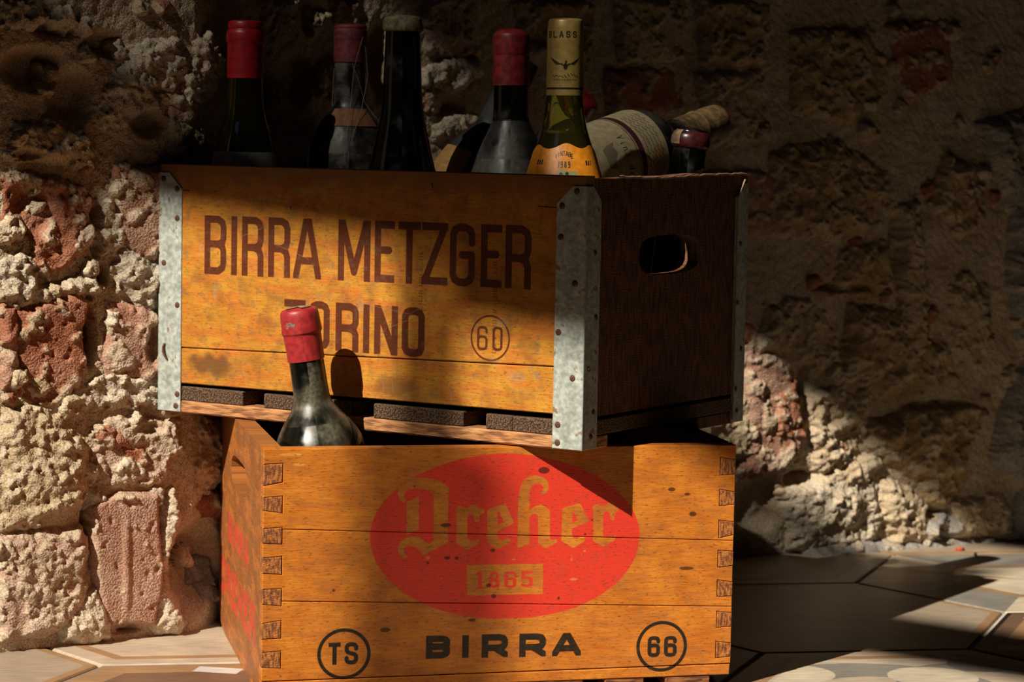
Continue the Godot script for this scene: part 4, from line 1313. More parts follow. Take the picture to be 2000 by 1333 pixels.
func build_lower_crate() -> void:
	var L := 380.0
	var H := 198.7          # to the tiles
	var W := 322.0
	var a := Vector3(-0.9766, 0, 0.2150)
	var bk := Vector3(-0.2150, 0, -0.9766)
	var corner := Vector3(0.1814, 0.0, -2.0445)
	var xf := Transform3D(Basis(-a, Vector3.UP, -bk), corner + a * (L * 0.0005) + bk * (W * 0.0005))
	low_xf = xf
	var t := thing("bottle_crate", "lower wooden crate with finger-jointed corners and a red oval, standing on the tiles", "crate", xf, "wooden beer crates")
	var iw := int(L * 3.0)
	var ih := int(H * 3.0)
	var red := Ink.new(iw, ih, 3.0)
	var oval := PackedVector2Array()
	for k in 72:
		var an := TAU * k / 72.0
		oval.append(Vector2(192.7 + 108.6 * cos(an) + 3.0 * sin(an), 71.4 + 65.8 * sin(an) - 7.0 * cos(an) * absf(sin(an)) * signf(-cos(an)) * 0.4))
	red.poly(oval)
	red.poly(pv([109.6, 43.5, 107.3, 42.3, 105.8, 38.8, 105.4, 35.4, 106.5, 31.4, 109.4, 28, 113.9, 25.4, 120.3, 24.2, 127.2, 24.4, 133.6, 25.7, 138.9, 27.7, 143, 30.1, 145.6, 31.6, 145.8, 75.4, 143.2, 77.1, 133.9, 81.9, 126.2, 85.8, 124.7, 83.4, 122.3, 80.8, 119.4, 78.7, 115.9, 77.8, 112.4, 78.3, 111, 80, 111, 82.6, 112.5, 84.9, 114.3, 85.8, 113.7, 87.6, 111.7, 87.8, 109.1, 86.6, 107, 83.7, 106.1, 80.8, 106.6, 77.3, 108.6, 74.2, 112.3, 71.7, 116.9, 70.3, 121.6, 70.7, 125.1, 72.2, 128, 74.8, 130.7, 76.6, 132.7, 75.8, 134.1, 73.8, 133.8, 37.4, 130.9, 35.4, 126.8, 33.6, 121.6, 32.7, 116.4, 32.9, 112.6, 34, 110.6, 36, 110.4, 38.3, 111, 40.3, 111.9, 41.8, 111, 43.2]), 0.0)
	red.poly(pv([112.5, 43.5, 117.6, 41.3, 121.9, 38.2, 122.3, 41.9, 122.6, 64.9, 118, 66.9, 112.9, 69.7]), 0.0)
	red.poly(pv([151.2, 49.8, 154.3, 46.1, 158.4, 48.4, 161.1, 48.8, 164.2, 45.9, 167.7, 46, 170.7, 49.2, 174.5, 49.5, 174.3, 52.7, 171.1, 54.1, 170.3, 60.2, 167.4, 59.8, 166.4, 55.2, 164.4, 53.7, 162, 53.7, 160.9, 55.7, 161.2, 71.3, 163.6, 74.8, 167.1, 75.2, 171.4, 73.2, 170.3, 77.3, 166, 79.5, 161.3, 82.3, 157.2, 79.7, 152.8, 76.7, 152.1, 52.7]), 0.0)
	red.poly(pv([176.9, 50.4, 179.5, 49, 191.2, 45.7, 192.4, 47.5, 198.8, 61.2, 185.1, 67.4, 185.2, 70.6, 186.4, 73.5, 189.9, 74.7, 194.6, 73.3, 196.4, 74.2, 196.2, 76.3, 191.8, 78.8, 186.5, 81.6, 184.8, 81.3, 180.6, 78.6, 177.4, 76.5]), 0.0)
	red.poly(pv([184.8, 52, 185.6, 63, 190.3, 60.2, 186.6, 52]), 1.0)
	red.poly(pv([202.4, 81.6, 201.9, 79.5, 201.6, 41.8, 202.4, 36, 204, 30.2, 206.9, 26.2, 211.6, 23.9, 216.3, 23.5, 221, 24.6, 224.6, 27.6, 226.2, 31.6, 225.7, 35.1, 223.6, 37.7, 221.3, 38.8, 219.8, 37.4, 221.2, 35.1, 221.8, 32.8, 220.2, 30.7, 217.6, 29.8, 214, 30.6, 211.7, 33.2, 210.9, 37.8, 210.9, 51.2, 213.8, 48.9, 219.7, 46.4, 223.9, 48.5, 227.5, 51.4, 227.9, 73.6, 229.1, 75.3, 233.9, 74.8, 233.6, 77.2, 229.8, 79.4, 224.5, 81.7, 218.5, 77.5, 217.8, 55.9, 216.3, 54.2, 213.9, 53.9, 211.9, 55.3, 211, 57.6, 211.3, 75.6, 211.1, 78, 206.7, 79.6]), 0.0)
	red.poly(pv([237.5, 50.4, 240.5, 49, 251.4, 45.9, 252.9, 47.7, 259.5, 60.9, 245.6, 66.3, 245.7, 70.4, 247.2, 73.6, 249.9, 74.2, 254.1, 72.8, 256.8, 73.8, 256.5, 76.4, 251.8, 79.2, 247.1, 82.1, 241.7, 78.5, 237.2, 76.1]), 0.0)
	red.poly(pv([245.6, 53.4, 246.1, 62.2, 250.2, 59.3, 247.1, 53.5]), 1.0)
	red.poly(pv([261.9, 49.3, 265.1, 46.7, 268.4, 48.4, 272.6, 48.4, 275, 46, 278.6, 46.3, 281, 49.3, 283.7, 50.2, 283.2, 52.8, 280.5, 54.5, 280.1, 60.1, 277.1, 59.7, 276.3, 54.5, 274.5, 53, 272.1, 53.2, 271, 55.6, 271.2, 71.9, 273.2, 74, 277.4, 74.1, 281.5, 72.1, 281.3, 76.2, 276.9, 78.5, 271.6, 81.3, 266.1, 78.3, 263.2, 76.5, 262.9, 52.5]), 0.0)
	red.poly(pv([161.3, 94, 222.9, 94, 223, 118.4, 162, 118.3]), 0.0)
	# 1865, thick downstrokes and thin turns
	red.seg(Vector2(172.2, 99.8), Vector2(172.2, 113), 1.5, Rect2(160, 99.6, 70, 13.6))
	red.seg(Vector2(169.3, 112.9), Vector2(175.3, 112.9), 0.5, Rect2(160, 99, 70, 14.2))
	red.seg(Vector2(170, 100.8), Vector2(171.5, 100.2), 0.6, Rect2(160, 99, 70, 14))
	for q: Array in [["8", 179.0, 187.9], ["6", 192.0, 201.3], ["5", 205.4, 214.6]]:
		letter(red, q[0], q[1], 99.6, q[2], 112.8, 2.0)
	red.seg(Vector2(193.3, 103), Vector2(193.3, 110.5), 1.5, Rect2(160, 99, 70, 14))
	red.seg(Vector2(200, 107), Vector2(200, 111), 1.4, Rect2(160, 99, 41.4, 14))
	red.seg(Vector2(213.2, 106), Vector2(213.2, 110.5), 1.5, Rect2(160, 99, 54.7, 14))
	red.seg(Vector2(206.5, 100.7), Vector2(213.6, 100.7), 1.1, Rect2(160, 99, 70, 14))
	red.seg(Vector2(180.6, 108), Vector2(180.6, 111), 1.2, Rect2(160, 99, 70, 14))
	red.seg(Vector2(186.4, 107.4), Vector2(186.4, 111.4), 1.5, Rect2(160, 99, 28.2, 14))
	var blk := Ink.new(iw, ih, 3.0)
	for q: Array in [["B", 129.7, 148.9, 149.6, 167.9], ["I", 158.4, 164.2, 149.8, 167.8], ["Q", 174.4, 195.5, 149.6, 168.2], ["Q", 204.8, 226.4, 149.8, 168.5], ["A", 231.6, 255.1, 150.1, 168.6]]:
		letter(blk, q[0], q[1], q[3], q[2], q[4], 5.2)
	blk.ellipse(Vector2(64.7, 162.3), Vector2(21, 20.2), 2.6)
	letter(blk, "T", 52.6, 153.2, 62.0, 170.6, 3.3)
	letter(blk, "S", 65.2, 153.2, 75.9, 170.8, 3.2)
	blk.ellipse(Vector2(321.8, 162.9), Vector2(21, 20.6), 2.6)
	letter(blk, "6", 310.1, 154.5, 320.4, 171.4, 3.1)
	letter(blk, "6", 323.8, 154.7, 334.3, 171.6, 3.1)
	# knots and old spots in the grain
	var knot := Ink.new(iw, ih, 3.0)
	for q: Array in [[222, 19.5, 4.5, 2.6], [144, 62, 4, 1.6], [145.6, 88, 2.4, 1.4], [153, 88.3, 1.6, 1.2], [130, 91.6, 1.1, 1.1], [182, 82.5, 2, 1.2], [179, 110.5, 2, 1.5], [183.4, 119.2, 2, 1.6], [327, 36, 3, 1.6], [345, 56, 3, 2], [341, 100, 6, 1.4], [97, 144, 4, 1.8], [236, 122, 1, 1.2], [166, 138, 3, 1.2], [340, 40, 2.4, 1.2], [56, 112, 1.2, 1.2], [262, 59.6, 0.8, 0.8], [256.5, 71, 0.9, 0.9], [118.5, 31, 0.6, 0.6]]:
		knot.ellipse(Vector2(q[0], q[1]), Vector2(q[2], q[3]))
	for k in knot.a.size():
		knot.a[k] *= 0.7
	var chip := Ink.new(iw, ih, 3.0)
	for q: Array in [[22, 5, 9, 1.2], [28, 13, 5, 1.0], [246, 88, 0.5, 0.4], [256.5, 84.5, 1.1, 0.8], [254, 87, 0.6, 0.5], [246, 91, 0.5, 1.6], [248, 107, 3.2, 1.1], [199, 90, 1.6, 0.8], [130, 87.6, 1.8, 1.2], [68, 67, 2, 0.7], [150, 103.5, 0.7, 0.5], [141, 104, 0.9, 0.4]]:
		chip.ellipse(Vector2(q[0], q[1]), Vector2(q[2], q[3]))
	for k in chip.a.size():
		chip.a[k] *= 0.6
	var face := wood_face(L, H, 3.0, 420, Color(0.87, 0.565, 0.20), Color(0.66, 0.335, 0.085), [[red, Color(0.85, 0.205, 0.155)], [blk, Color(0.085, 0.075, 0.065)], [knot, Color(0.16, 0.075, 0.03)], [chip, Color(0.87, 0.66, 0.33)]], 0.14, 0.3)
	var fm := bumped(textured(face, 0.4), M.grain, 0.012)
	var p2 := func(q: Vector2) -> Vector2: return Vector2((q.x - L * 0.5) * 0.001, (H - q.y) * 0.001)
	var uo: Vector2 = p2.call(Vector2.ZERO)
	var us := Vector2(1000.0 / L, -1000.0 / H)
	var zf := W * 0.0005
	var sl := [[11.8, 26.9, 12.4, 29.5], [37.3, 50.9, 38.3, 48.7], [61.6, 75.2, 62.6, 74.2], [84.4, 98.9, 85.4, 97.8], [109.7, 123.7, 110.2, 122.2], [134.6, 149.1, 136.7, 149.5], [158.7, 172.6, 159.6, 171.8]]
	var sr := [[10.4, 25.3, 12.2, 24.6], [36.4, 50.1, 38.7, 49.1], [61.3, 76.2, 62.8, 73.6], [85.8, 99.9, 86.9, 98.5], [109.9, 123.7, 111.9, 123.5], [135.3, 149.1, 136.9, 148.2], [160, 173.8, 161.6, 172.8]]
	# the front boards, their ends cut to fit round the tails of the end boards
	var cuts := [[0.4, 0.4], [63.3, 78.2], [119.7, 131.9], [182.6, 178.3]]
	for k in 3:
		var lt := side_profile(true, sl, 15.5, 0.3, cuts[k][0] + 0.25, cuts[k + 1][0] - 0.25)
		var rt := side_profile(false, sr, 366.9, 379.7, cuts[k][1] + 0.25, cuts[k + 1][1] - 0.25)
		var poly := PackedVector2Array()
		for q: Vector2 in lt:
			poly.append(p2.call(q))
		rt.reverse()
		for q: Vector2 in rt:
			poly.append(p2.call(q))
		var m := MB.new()
		prism(m, poly, zf - 0.0155, zf - 0.0003 * (k % 2), 0.0005, uo, us)
		part("front_board", m.mesh(), fm, t)
	var strip := MB.new()
	prism(strip, PackedVector2Array([p2.call(Vector2(0.3, 183.0)), p2.call(Vector2(379.4, 178.8)), p2.call(Vector2(379.0, 187.4)), p2.call(Vector2(0.3, 191.0))]), zf - 0.0155, zf - 0.0002, 0.0008, uo, us)
	part("front_strip", strip.mesh(), fm, t)
	# end-board tails showing through the front
	for sd in 2:
		for q: Array in (sl if sd == 0 else sr):
			var xi := 15.1 if sd == 0 else 367.3
			var xo := 0.2 if sd == 0 else 379.8
			var g := 0.35
			var m := MB.new()
			prism(m, PackedVector2Array([p2.call(Vector2(xo, q[2] + g)), p2.call(Vector2(xi, q[0] + g)), p2.call(Vector2(xi, q[1] - g)), p2.call(Vector2(xo, q[3] - g))]), zf - 0.0155, zf + 0.0002, 0.0005, Vector2.ZERO, Vector2.ONE)
			part("dovetail", m.mesh(), M.tail_grain, t)
	# slats of the bottom, seen end on below the front, and the back
	var x := 22.0
	for q: Array in [[17, 60], [78, 112], [128, 162], [176, 208], [224.3, 257.9], [275.6, 308.1], [326, 363]]:
		var m := MB.new()
		chamfer_box(m, Vector3((q[0] - L * 0.5) * 0.001, 0.0, -W * 0.0005 + 0.017), Vector3((q[1] - L * 0.5) * 0.001, 0.0105 if q[1] > 200 else 0.0074, zf - 0.0012), 0.0008)
		part("slat", m.mesh(), M.old_wood, t)
	var back := MB.new()
	chamfer_box(back, Vector3(-L * 0.0005 + 0.0157, 0.011, -W * 0.0005 + 0.001), Vector3(L * 0.0005 - 0.0157, 0.1983, -W * 0.0005 + 0.016), 0.001)
	part("back_board", back.mesh(), M.dark_wood, t)
	# the end boards: red print on the left one
	var d := (W - 16.0) * 0.001
	var dw := W - 16.0
	var side := Ink.new(int(dw * 2.5), int(H * 2.5), 2.5)
	word(side, "BIRRA", 70, 88, 226, 112, 8, 6)
	word(side, "DREHER", 16, 132, 274, 166, 10, 8)
	for k in side.a.size():
		side.a[k] *= 0.82
	var stex := wood_face(dw, H, 2.5, 440, Color(0.66, 0.42, 0.19), Color(0.48, 0.255, 0.105), [[side, Color(0.83, 0.24, 0.17)]], 0.4, 0.4)
	var sm := bumped(textured(stex, 0.5), M.grain, 0.012)
	for sgn: float in [-1.0, 1.0]:
		var m := MB.new()
		# x from the back (0) to the front (d)
		var hl := slot(d * 0.5, (H - 45.0) * 0.001, 0.059, 0.0135)
		var tp := (H - 0.5) * 0.001
		var lft := [Vector2(d * 0.5, tp), Vector2(0.006, tp), Vector2(0, tp - 0.004), Vector2(0, 0.016), Vector2(0.012, 0.006), Vector2(0.03, 0.0015), Vector2(0.06, 0.0), Vector2(d * 0.5, 0.0)]
		var rgt := [Vector2(d * 0.5, 0.0), Vector2(d - 0.001, 0.0), Vector2(d, 0.001), Vector2(d, tp - 0.001), Vector2(d - 0.001, tp), Vector2(d * 0.5, tp)]
		hand_board(m, lft, rgt, hl, 0.0150, Vector2(1.0 / d, -1000.0 / H), Vector2(0, H * 0.001))
		var o := part("end_board", m.mesh(), sm if sgn < 0.0 else M.dark_wood, t)
		if sgn < 0.0:
			o.transform = Transform3D(Basis(Vector3(0, 0, 1), Vector3.UP, Vector3(-1, 0, 0)), Vector3(-L * 0.0005 + 0.0153, 0, -W * 0.0005 + 0.0002))
		else:
			o.transform = Transform3D(Basis(Vector3(0, 0, -1), Vector3.UP, Vector3(1, 0, 0)), Vector3(L * 0.0005 - 0.0153, 0, W * 0.0005 - 0.0158))

# ---------------------------------------------------------------- bottles
# profiles run down from the top: (mm below the top, radius mm)
func prof(l: Array, top: float, stop := 0.0, from := -1.0) -> PackedVector2Array:
	# heights in metres with the foot of the bottle at 0; pieces between from and stop (mm below the top)
	var o := PackedVector2Array()
	var cut := stop if stop > 0.0 else 9999.0
	for i in range(0, l.size(), 2):
		var d: float = l[i]
		if i > 0:
			for e: float in [from, cut]:
				if e > l[i - 2] and e < d:
					o.append(Vector2(lerpf(l[i - 1], l[i + 1], (e - l[i - 2]) / (d - l[i - 2])) * 0.001, top - e * 0.001))
		if d >= from and d <= cut:
			o.append(Vector2(float(l[i + 1]) * 0.001, top - d * 0.001))
	o.reverse()
	return o

# smooth a profile by cutting its corners
func soft(p: PackedVector2Array, times := 2) -> PackedVector2Array:
	for t in times:
		var o := PackedVector2Array([p[0]])
		for i in p.size() - 1:
			o.append(p[i].lerp(p[i + 1], 0.25))
			o.append(p[i].lerp(p[i + 1], 0.75))
		o.append(p[p.size() - 1])
		p = o
	return p

func piece(called: String, parent: Node3D, p: PackedVector2Array, mt: Material, grow := 0.0, a0 := 0.0, a1 := TAU, wob := 0.0) -> MeshInstance3D:
	var b := MB.new()
	lathe(b, p, 56, a0, a1, grow, wob)
	return part(called, b.mesh(), mt, parent)

func dusty(sd: int, glass: Color, dust: Color, amount: float, rough := 0.22) -> StandardMaterial3D:
	var w := 384
	var f := field(sd, 0.014, 4, w, w, 1, 1)
	var g := field(sd + 1, 0.12, 3, w, w)
	var s := field(sd + 2, 0.035, 3, w, w, 1, 3)
	var out := PackedByteArray()
	var ro := PackedByteArray()
	out.resize(w * w * 3)
	ro.resize(w * w)
	for i in w * w:
		var k := clampf((f[i] / 255.0 - 0.5) * 3.0 + amount + (s[i] / 255.0 - 0.5) * 0.5, 0.0, 1.0) * (0.62 + 0.55 * (g[i] / 255.0 - 0.3))
		k = clampf(k, 0.0, 1.0)
		var c := glass.lerp(dust, k)
		out[i * 3] = int(c.r * 255.0); out[i * 3 + 1] = int(c.g * 255.0); out[i * 3 + 2] = int(c.b * 255.0)
		ro[i] = int(clampf(rough + 0.5 * k, 0.0, 1.0) * 255.0)
	var m := textured(tex_of(out, w, w), 1.0, 0.5)
	m.roughness_texture = gray_tex(ro, w, w)
	m.uv1_triplanar = true
	m.uv1_scale = Vector3.ONE * 5.0
	return m

func clear_glass(c: Color) -> StandardMaterial3D:
	var m := mat(Color(c.r, c.g, c.b, 0.03), 0.04)
	m.refraction_enabled = true
	m.refraction_scale = 0.05
	return m

func foil(sd: int, a: Color, b: Color, rough: float, metal := 0.0) -> StandardMaterial3D:
	var m := tri_mat(ramp(field(sd, 0.03, 4, 256, 256), 256, 256, [a, b], [0.3, 0.72]), 16.0, rough)
	m.metallic = metal
	return m

func label_tex(w_mm: float, h_mm: float, ppm: float, paper: Color, inks: Array, sd: int) -> ImageTexture:
	var w := int(w_mm * ppm)
	var h := int(h_mm * ppm)
	var f := field(sd, 0.03, 4, w, h)
	var out := PackedByteArray()
	out.resize(w * h * 3)
	for i in w * h:
		var k := 0.86 + 0.2 * f[i] / 255.0
		var c := Color(paper.r * k, paper.g * k, paper.b * k)
		for q: Array in inks:
			var a: float = q[0].a[i]
			if a > 0.0:
				c = c.lerp(q[1], a)
		out[i * 3] = int(clampf(c.r, 0, 1) * 255.0); out[i * 3 + 1] = int(clampf(c.g, 0, 1) * 255.0); out[i * 3 + 2] = int(clampf(c.b, 0, 1) * 255.0)
	return tex_of(out, w, h)

# turn that brings a bottle's upright axis along dir, its front (local +z) towards the camera
func stand(at: Vector3, dir: Vector3, spin := 0.0) -> Transform3D:
	var y := dir.normalized()
	var to := (CAM - at)
	var z := (to - y * to.dot(y)).normalized()
	var b := Basis(y.cross(z), y, z)
	return Transform3D(b * Basis(Vector3.UP, spin), at)

func up_at(px: float, py: float, z: float) -> Vector3:
	var n := up_xf.basis.z
	return up_xf.affine_inverse() * on_plane(px, py, n, n.dot(up_xf.origin) + z)

func build_bottles() -> void:
	var base_y := 0.0231
	var red := foil(601, Color(0.50, 0.055, 0.085), Color(0.60, 0.085, 0.115), 0.4)
	var old_red := foil(602, Color(0.54, 0.12, 0.135), Color(0.67, 0.18, 0.18), 0.45)
	var dull_red := foil(603, Color(0.36, 0.13, 0.15), Color(0.50, 0.20, 0.21), 0.6)
	var cork := foil(604, Color(0.42, 0.33, 0.24), Color(0.64, 0.53, 0.40), 0.9)
	var dust := Color(0.50, 0.47, 0.42)
	# ---- the bottle standing in the lower crate
	var n := low_xf.basis.z
	var pa := on_plane(582.5, 601, n, n.dot(low_xf.origin) + 0.079)
	var pb := on_plane(623, 868, n, n.dot(low_xf.origin) + 0.079)
	var dir := (pa - pb).normalized()
	var hgt := (pa.y - 0.0125) / dir.y
	var t := thing("wine_bottle", "dusty wine bottle with a chipped red capsule, leaning alone in the lower crate", "bottle", stand(pa - dir * hgt, dir), "wine bottles in the crates")
	var bord := [0, 0.2, 0.4, 11.5, 1.5, 13.8, 9, 14.9, 20, 15.2, 21.5, 14.2, 40, 13.9, 72, 14.2, 78, 15.6, 85, 20, 95, 28, 106, 34.3, 116, 37, 130, 37.8, 270, 37.6, 0, 0]
	bord.resize(bord.size() - 2)
	var foot := hgt * 1000.0
	bord.append_array([foot - 4.0, 37.5, foot - 0.5, 34.0, foot, 30.0, foot - 0.4, 0.05])
	piece("glass", t, soft(prof(bord, hgt, 0.0, 2.0)), dusty(611, Color(0.035, 0.04, 0.03), Color(0.47, 0.44, 0.36), 0.42, 0.10))
	var cap := piece("capsule", t, soft(prof([0.2, 0.1, 0.3, 10, 1.2, 13.6, 4, 15.0, 9, 15.4, 17, 15.7, 19.5, 15.9, 20.4, 15.4, 21.2, 14.7, 24, 14.6, 40, 14.4, 42.5, 14.4], hgt), 1), old_red, 0.0004, 0.0, TAU, 0.00035)
	var chipb := MB.new()
	lathe(chipb, prof([0.1, 0.1, 0.15, 6, 0.3, 10.4], hgt), 40, 0.2, 5.2, 0.0, 0.0)
	part("cork", chipb.mesh(), cork, cap).position = Vector3(0, 0.0006, 0)
	chipb = MB.new()
	for q: Array in [[-0.62, 0.0115, 0.0042, 0.0022], [-0.40, 0.0125, 0.0022, 0.0018], [-0.75, 0.0142, 0.0016, 0.0012]]:
		var i0 := chipb.v.size()
		var kk := 14
		for k in kk:
			var an := TAU * k / kk
			var rr := 0.75 + 0.35 * sin(k * 2.7 + q[0] * 9.0)
			var a2: float = q[0] + cos(an) * q[2] / 0.0158 * rr
			chipb.vert(Vector3(sin(a2) * 0.01625, hgt - q[1] + sin(an) * q[3] * rr, cos(a2) * 0.01625), Vector3(sin(a2), 0, cos(a2)))
		for k in range(1, kk - 1):
			chipb.tri_i(i0, i0 + k, i0 + k + 1)
	var sc := part("scuff", chipb.mesh(), mat(Color(0.46, 0.42, 0.37), 0.6), cap)
	sc.set_meta("label", "bare grey patches where the foil is scraped")
	# ---- bottles in the upper crate
	var bot := func(label: String, px: float, top_y: float, z: float, lean_x: float) -> Array:
		var tp := up_at(px, top_y, z)
		var h2 := tp.y - base_y
		var w := up_xf * Vector3(tp.x + lean_x, base_y, tp.z)
		var w2 := up_xf * tp
		var d2 := (w2 - w).normalized()
		return [thing("wine_bottle", label, "bottle", stand(w, d2), "wine bottles in the crates"), (w2 - w).length()]
	# first: red capsule, pale shoulder label
	var r: Array = bot.call("wine bottle with a clean bright red capsule, leftmost in the upper crate", 480, 40, 0.079, 0.0)
	t = r[0]
	var h: float = r[1]
	var fl := h * 1000.0
	var olive := clear_glass(Color(0.50, 0.47, 0.20))
	var wine := mat(Color(0.03, 0.012, 0.012), 0.15)
	var b1 := [0, 0.05, 0.3, 12, 2, 14, 40, 14.8, 50, 15, 69, 15.9, 84, 18.4, 95, 22.3, 112, 27, 121, 29.6, 140, 32.6, 165, 33.3, 185, 33.4, fl - 8, 33.4, fl - 1, 30, fl, 26, fl - 0.3, 0.05]
	piece("glass", t, soft(prof(b1, h)), olive)
	piece("wine", t, soft(prof([96, 0.05, 96.1, 19, 98, 21, 112, 25, 121, 27.5, 140, 30.6, 165, 31.3, 185, 31.4, fl - 10, 31.4, fl - 6, 26, fl - 5, 0.05], h), 1), wine)
	piece("capsule", t, soft(prof([0, 0.05, 0.2, 12, 1, 14.2, 6, 14.7, 7, 14.2, 8, 14.2, 9.5, 15.9, 17.5, 16.2, 19, 15.3, 20, 15.1, 47, 15.15, 49.5, 15.2], h), 1), red, 0.0005)
	piece("label", t, soft(prof([112.5, 27.1, 121, 29.6, 140, 32.6, 150, 32.9], h), 1), foil(605, Color(0.50, 0.48, 0.46), Color(0.60, 0.58, 0.56), 0.7), 0.0005, -1.2, 1.2)
	# second: dusty claret with cobwebs
	r = bot.call("dust-grey wine bottle with a dull plum capsule and fine cobwebs", 685, 47, -0.045, 0.0)
	t = r[0]; h = r[1]; fl = h * 1000.0
	var b2 := [0, 0.05, 0.3, 11, 2, 13.5, 33, 14, 60, 13.9, 71, 14.4, 76, 17, 86, 25, 98, 32, 112, 36, 122, 37, fl - 8, 37, fl - 1, 33, fl, 30, fl - 0.3, 0.05]
	piece("glass", t, soft(prof(b2, h)), dusty(621, Color(0.055, 0.05, 0.045), Color(0.40, 0.375, 0.35), 0.72, 0.2))
	piece("capsule", t, soft(prof([0, 0.05, 0.2, 11, 1, 13.6, 3, 14.4, 4.4, 13.8, 6, 14.5, 13.5, 14.7, 14.5, 14.2, 15.5, 14.3, 33, 14.3, 34, 14.3], h), 1), dull_red, 0.0005)
	piece("neck_label", t, soft(prof([75.5, 16.6, 86, 25, 91, 28.4], h), 1), foil(606, Color(0.42, 0.27, 0.17), Color(0.54, 0.36, 0.22), 0.8), 0.0006, -0.85, 1.0)
	var web := MB.new()
	for q: Array in [[[12, 0.5, 22], [40, 0.2, 17], [70, 0.05, 18], [95, -0.05, 36], [125, -0.12, 39]], [[35, 0.1, 15.4], [55, 0.6, 15.4], [70, 0.9, 16.4], [92, 1.2, 33]], [[20, 0.9, 16], [45, 1.2, 16], [70, 0.7, 17], [84, 0.3, 26], [105, 0.0, 37]], [[40, -1.0, 16], [60, -1.1, 16], [76, -0.9, 19]]]:
		var pts := []
		for k in q.size() - 1:
			for s in 6:
				var u := s / 6.0
				var d: float = lerpf(q[k][0], q[k + 1][0], u)
				var an: float = lerpf(q[k][1], q[k + 1][1], u)
				var rad: float = lerpf(q[k][2], q[k + 1][2], u) * 0.001 + 0.0008
				pts.append(Vector3(sin(an) * rad, h - d * 0.001, cos(an) * rad))
		tube(web, pts, 0.00022, 4)
	part("cobweb", web.mesh(), mat(Color(0.52, 0.50, 0.47), 0.9), t)
	# third: bare black bottle, crusted lip
	r = bot.call("near-black wine bottle with no capsule, its lip crusted with pale mould", 787, 31, 0.079, 0.003)
	t = r[0]; h = r[1]; fl = h * 1000.0
	var black := dusty(631, Color(0.014, 0.018, 0.013), Color(0.20, 0.20, 0.18), -0.1, 0.1)
	var b3 := [0, 0.05, 0.3, 9, 1.2, 12, 13, 14.2, 15, 14.2, 35, 15, 50, 15.7, 72, 16.4, 85, 18.5, 102, 22.3, 115, 25, 128, 28, 145, 33, 170, 39, 190, 40.5, fl - 8, 40.5, fl - 1, 36, fl, 32, fl - 0.3, 0.05]
	piece("glass", t, soft(prof(b3, h)), black)
	piece("crusted_lip", t, soft(prof([-0.6, 0.05, -0.5, 7, 0.5, 13.5, 3, 15.6, 8, 16.5, 11, 16.8, 12.6, 15.8, 13, 14.4], h), 1), foil(607, Color(0.25, 0.23, 0.17), Color(0.47, 0.43, 0.33), 0.95), 0.0003, 0.0, TAU, 0.0011)
	# fourth: dusty claret, wrinkled red capsule
	r = bot.call("dust-grey wine bottle with a wrinkled red capsule, beside the gold-capped bottle", 999, 57, 0.04, 0.004)
	t = r[0]; h = r[1]; fl = h * 1000.0
	var b4 := [0, 0.05, 0.5, 9, 2, 13, 40, 14.1, 70, 14.4, 76, 15.6, 84, 19.2, 96, 25, 108, 29.4, 120, 33.5, 135, 36.6, 150, 37.2, fl - 8, 37.2, fl - 1, 33, fl, 30, fl - 0.3, 0.05]
	piece("glass", t, soft(prof(b4, h, 0.0, 74.0)), dusty(641, Color(0.10, 0.10, 0.09), Color(0.42, 0.40, 0.375), 0.9, 0.2))
	piece("neck", t, soft(prof(b4, h, 75.0, 3.0)), dusty(644, Color(0.02, 0.045, 0.02), Color(0.20, 0.20, 0.17), -0.05, 0.08))
	piece("capsule", t, soft(prof([-0.4, 0.05, -0.2, 6, 1.0, 10.5, 3.2, 13.6, 5.5, 14.8, 14, 15, 20, 15, 21.2, 14.4, 22, 14.5, 45, 14.7, 46.2, 14.7], h), 1), foil(608, Color(0.40, 0.10, 0.12), Color(0.58, 0.17, 0.18), 0.45), 0.0004, 0.0, TAU, 0.0006)
	# fifth: gold capsule, orange shoulder label
	r = bot.call("pale green wine bottle with a gold capsule and an orange shoulder label", 1105, 36, 0.079, 0.003)
	t = r[0]; h = r[1]; fl = h * 1000.0
	var b5 := [0, 0.05, 0.3, 11, 1.5, 12.8, 40, 13.9, 61, 14.3, 82, 16.7, 92, 19.5, 106, 24.2, 120, 28.2, 140, 34, 165, 37.5, 185, 38.5, fl - 8, 38.5, fl - 1, 35, fl, 33, fl - 0.3, 0.05]
	piece("glass", t, soft(prof(b5, h)), clear_glass(Color(0.66, 0.64, 0.30)))
	piece("wine", t, soft(prof([91.5, 0.05, 91.6, 17, 93, 18.6, 106, 22.6, 120, 26.4, 140, 32.2, 165, 35.6, 185, 36.5, fl - 10, 36.5, fl - 6, 30, fl - 5, 0.05], h), 1), mat(Color(0.16, 0.055, 0.025), 0.12))
	var gi := Ink.new(int(91 * 5), int(61 * 5), 5.0)
	word(gi, "BLASS", 29.5, 10.5, 55, 15.8, 1.0, 2.0)
	# the eagle: spread wings of feathers, a body, a scroll beneath
	for k in 6:
		var f := k / 5.0
		gi.seg(Vector2(44.5 - 1.5 * f, 38 - 2.0 * f), Vector2(32.5 + 5.0 * f, 31.2 + 6.0 * f), 0.32, Rect2(0, 0, 91, 61))
		gi.seg(Vector2(47.0 + 1.5 * f, 38 - 2.0 * f), Vector2(58.5 - 5.0 * f, 31.2 + 6.0 * f), 0.32, Rect2(0, 0, 91, 61))
	gi.ellipse(Vector2(45.8, 38.2), Vector2(1.6, 2.8))
	gi.ellipse(Vector2(46.2, 34.6), Vector2(0.9, 0.9))
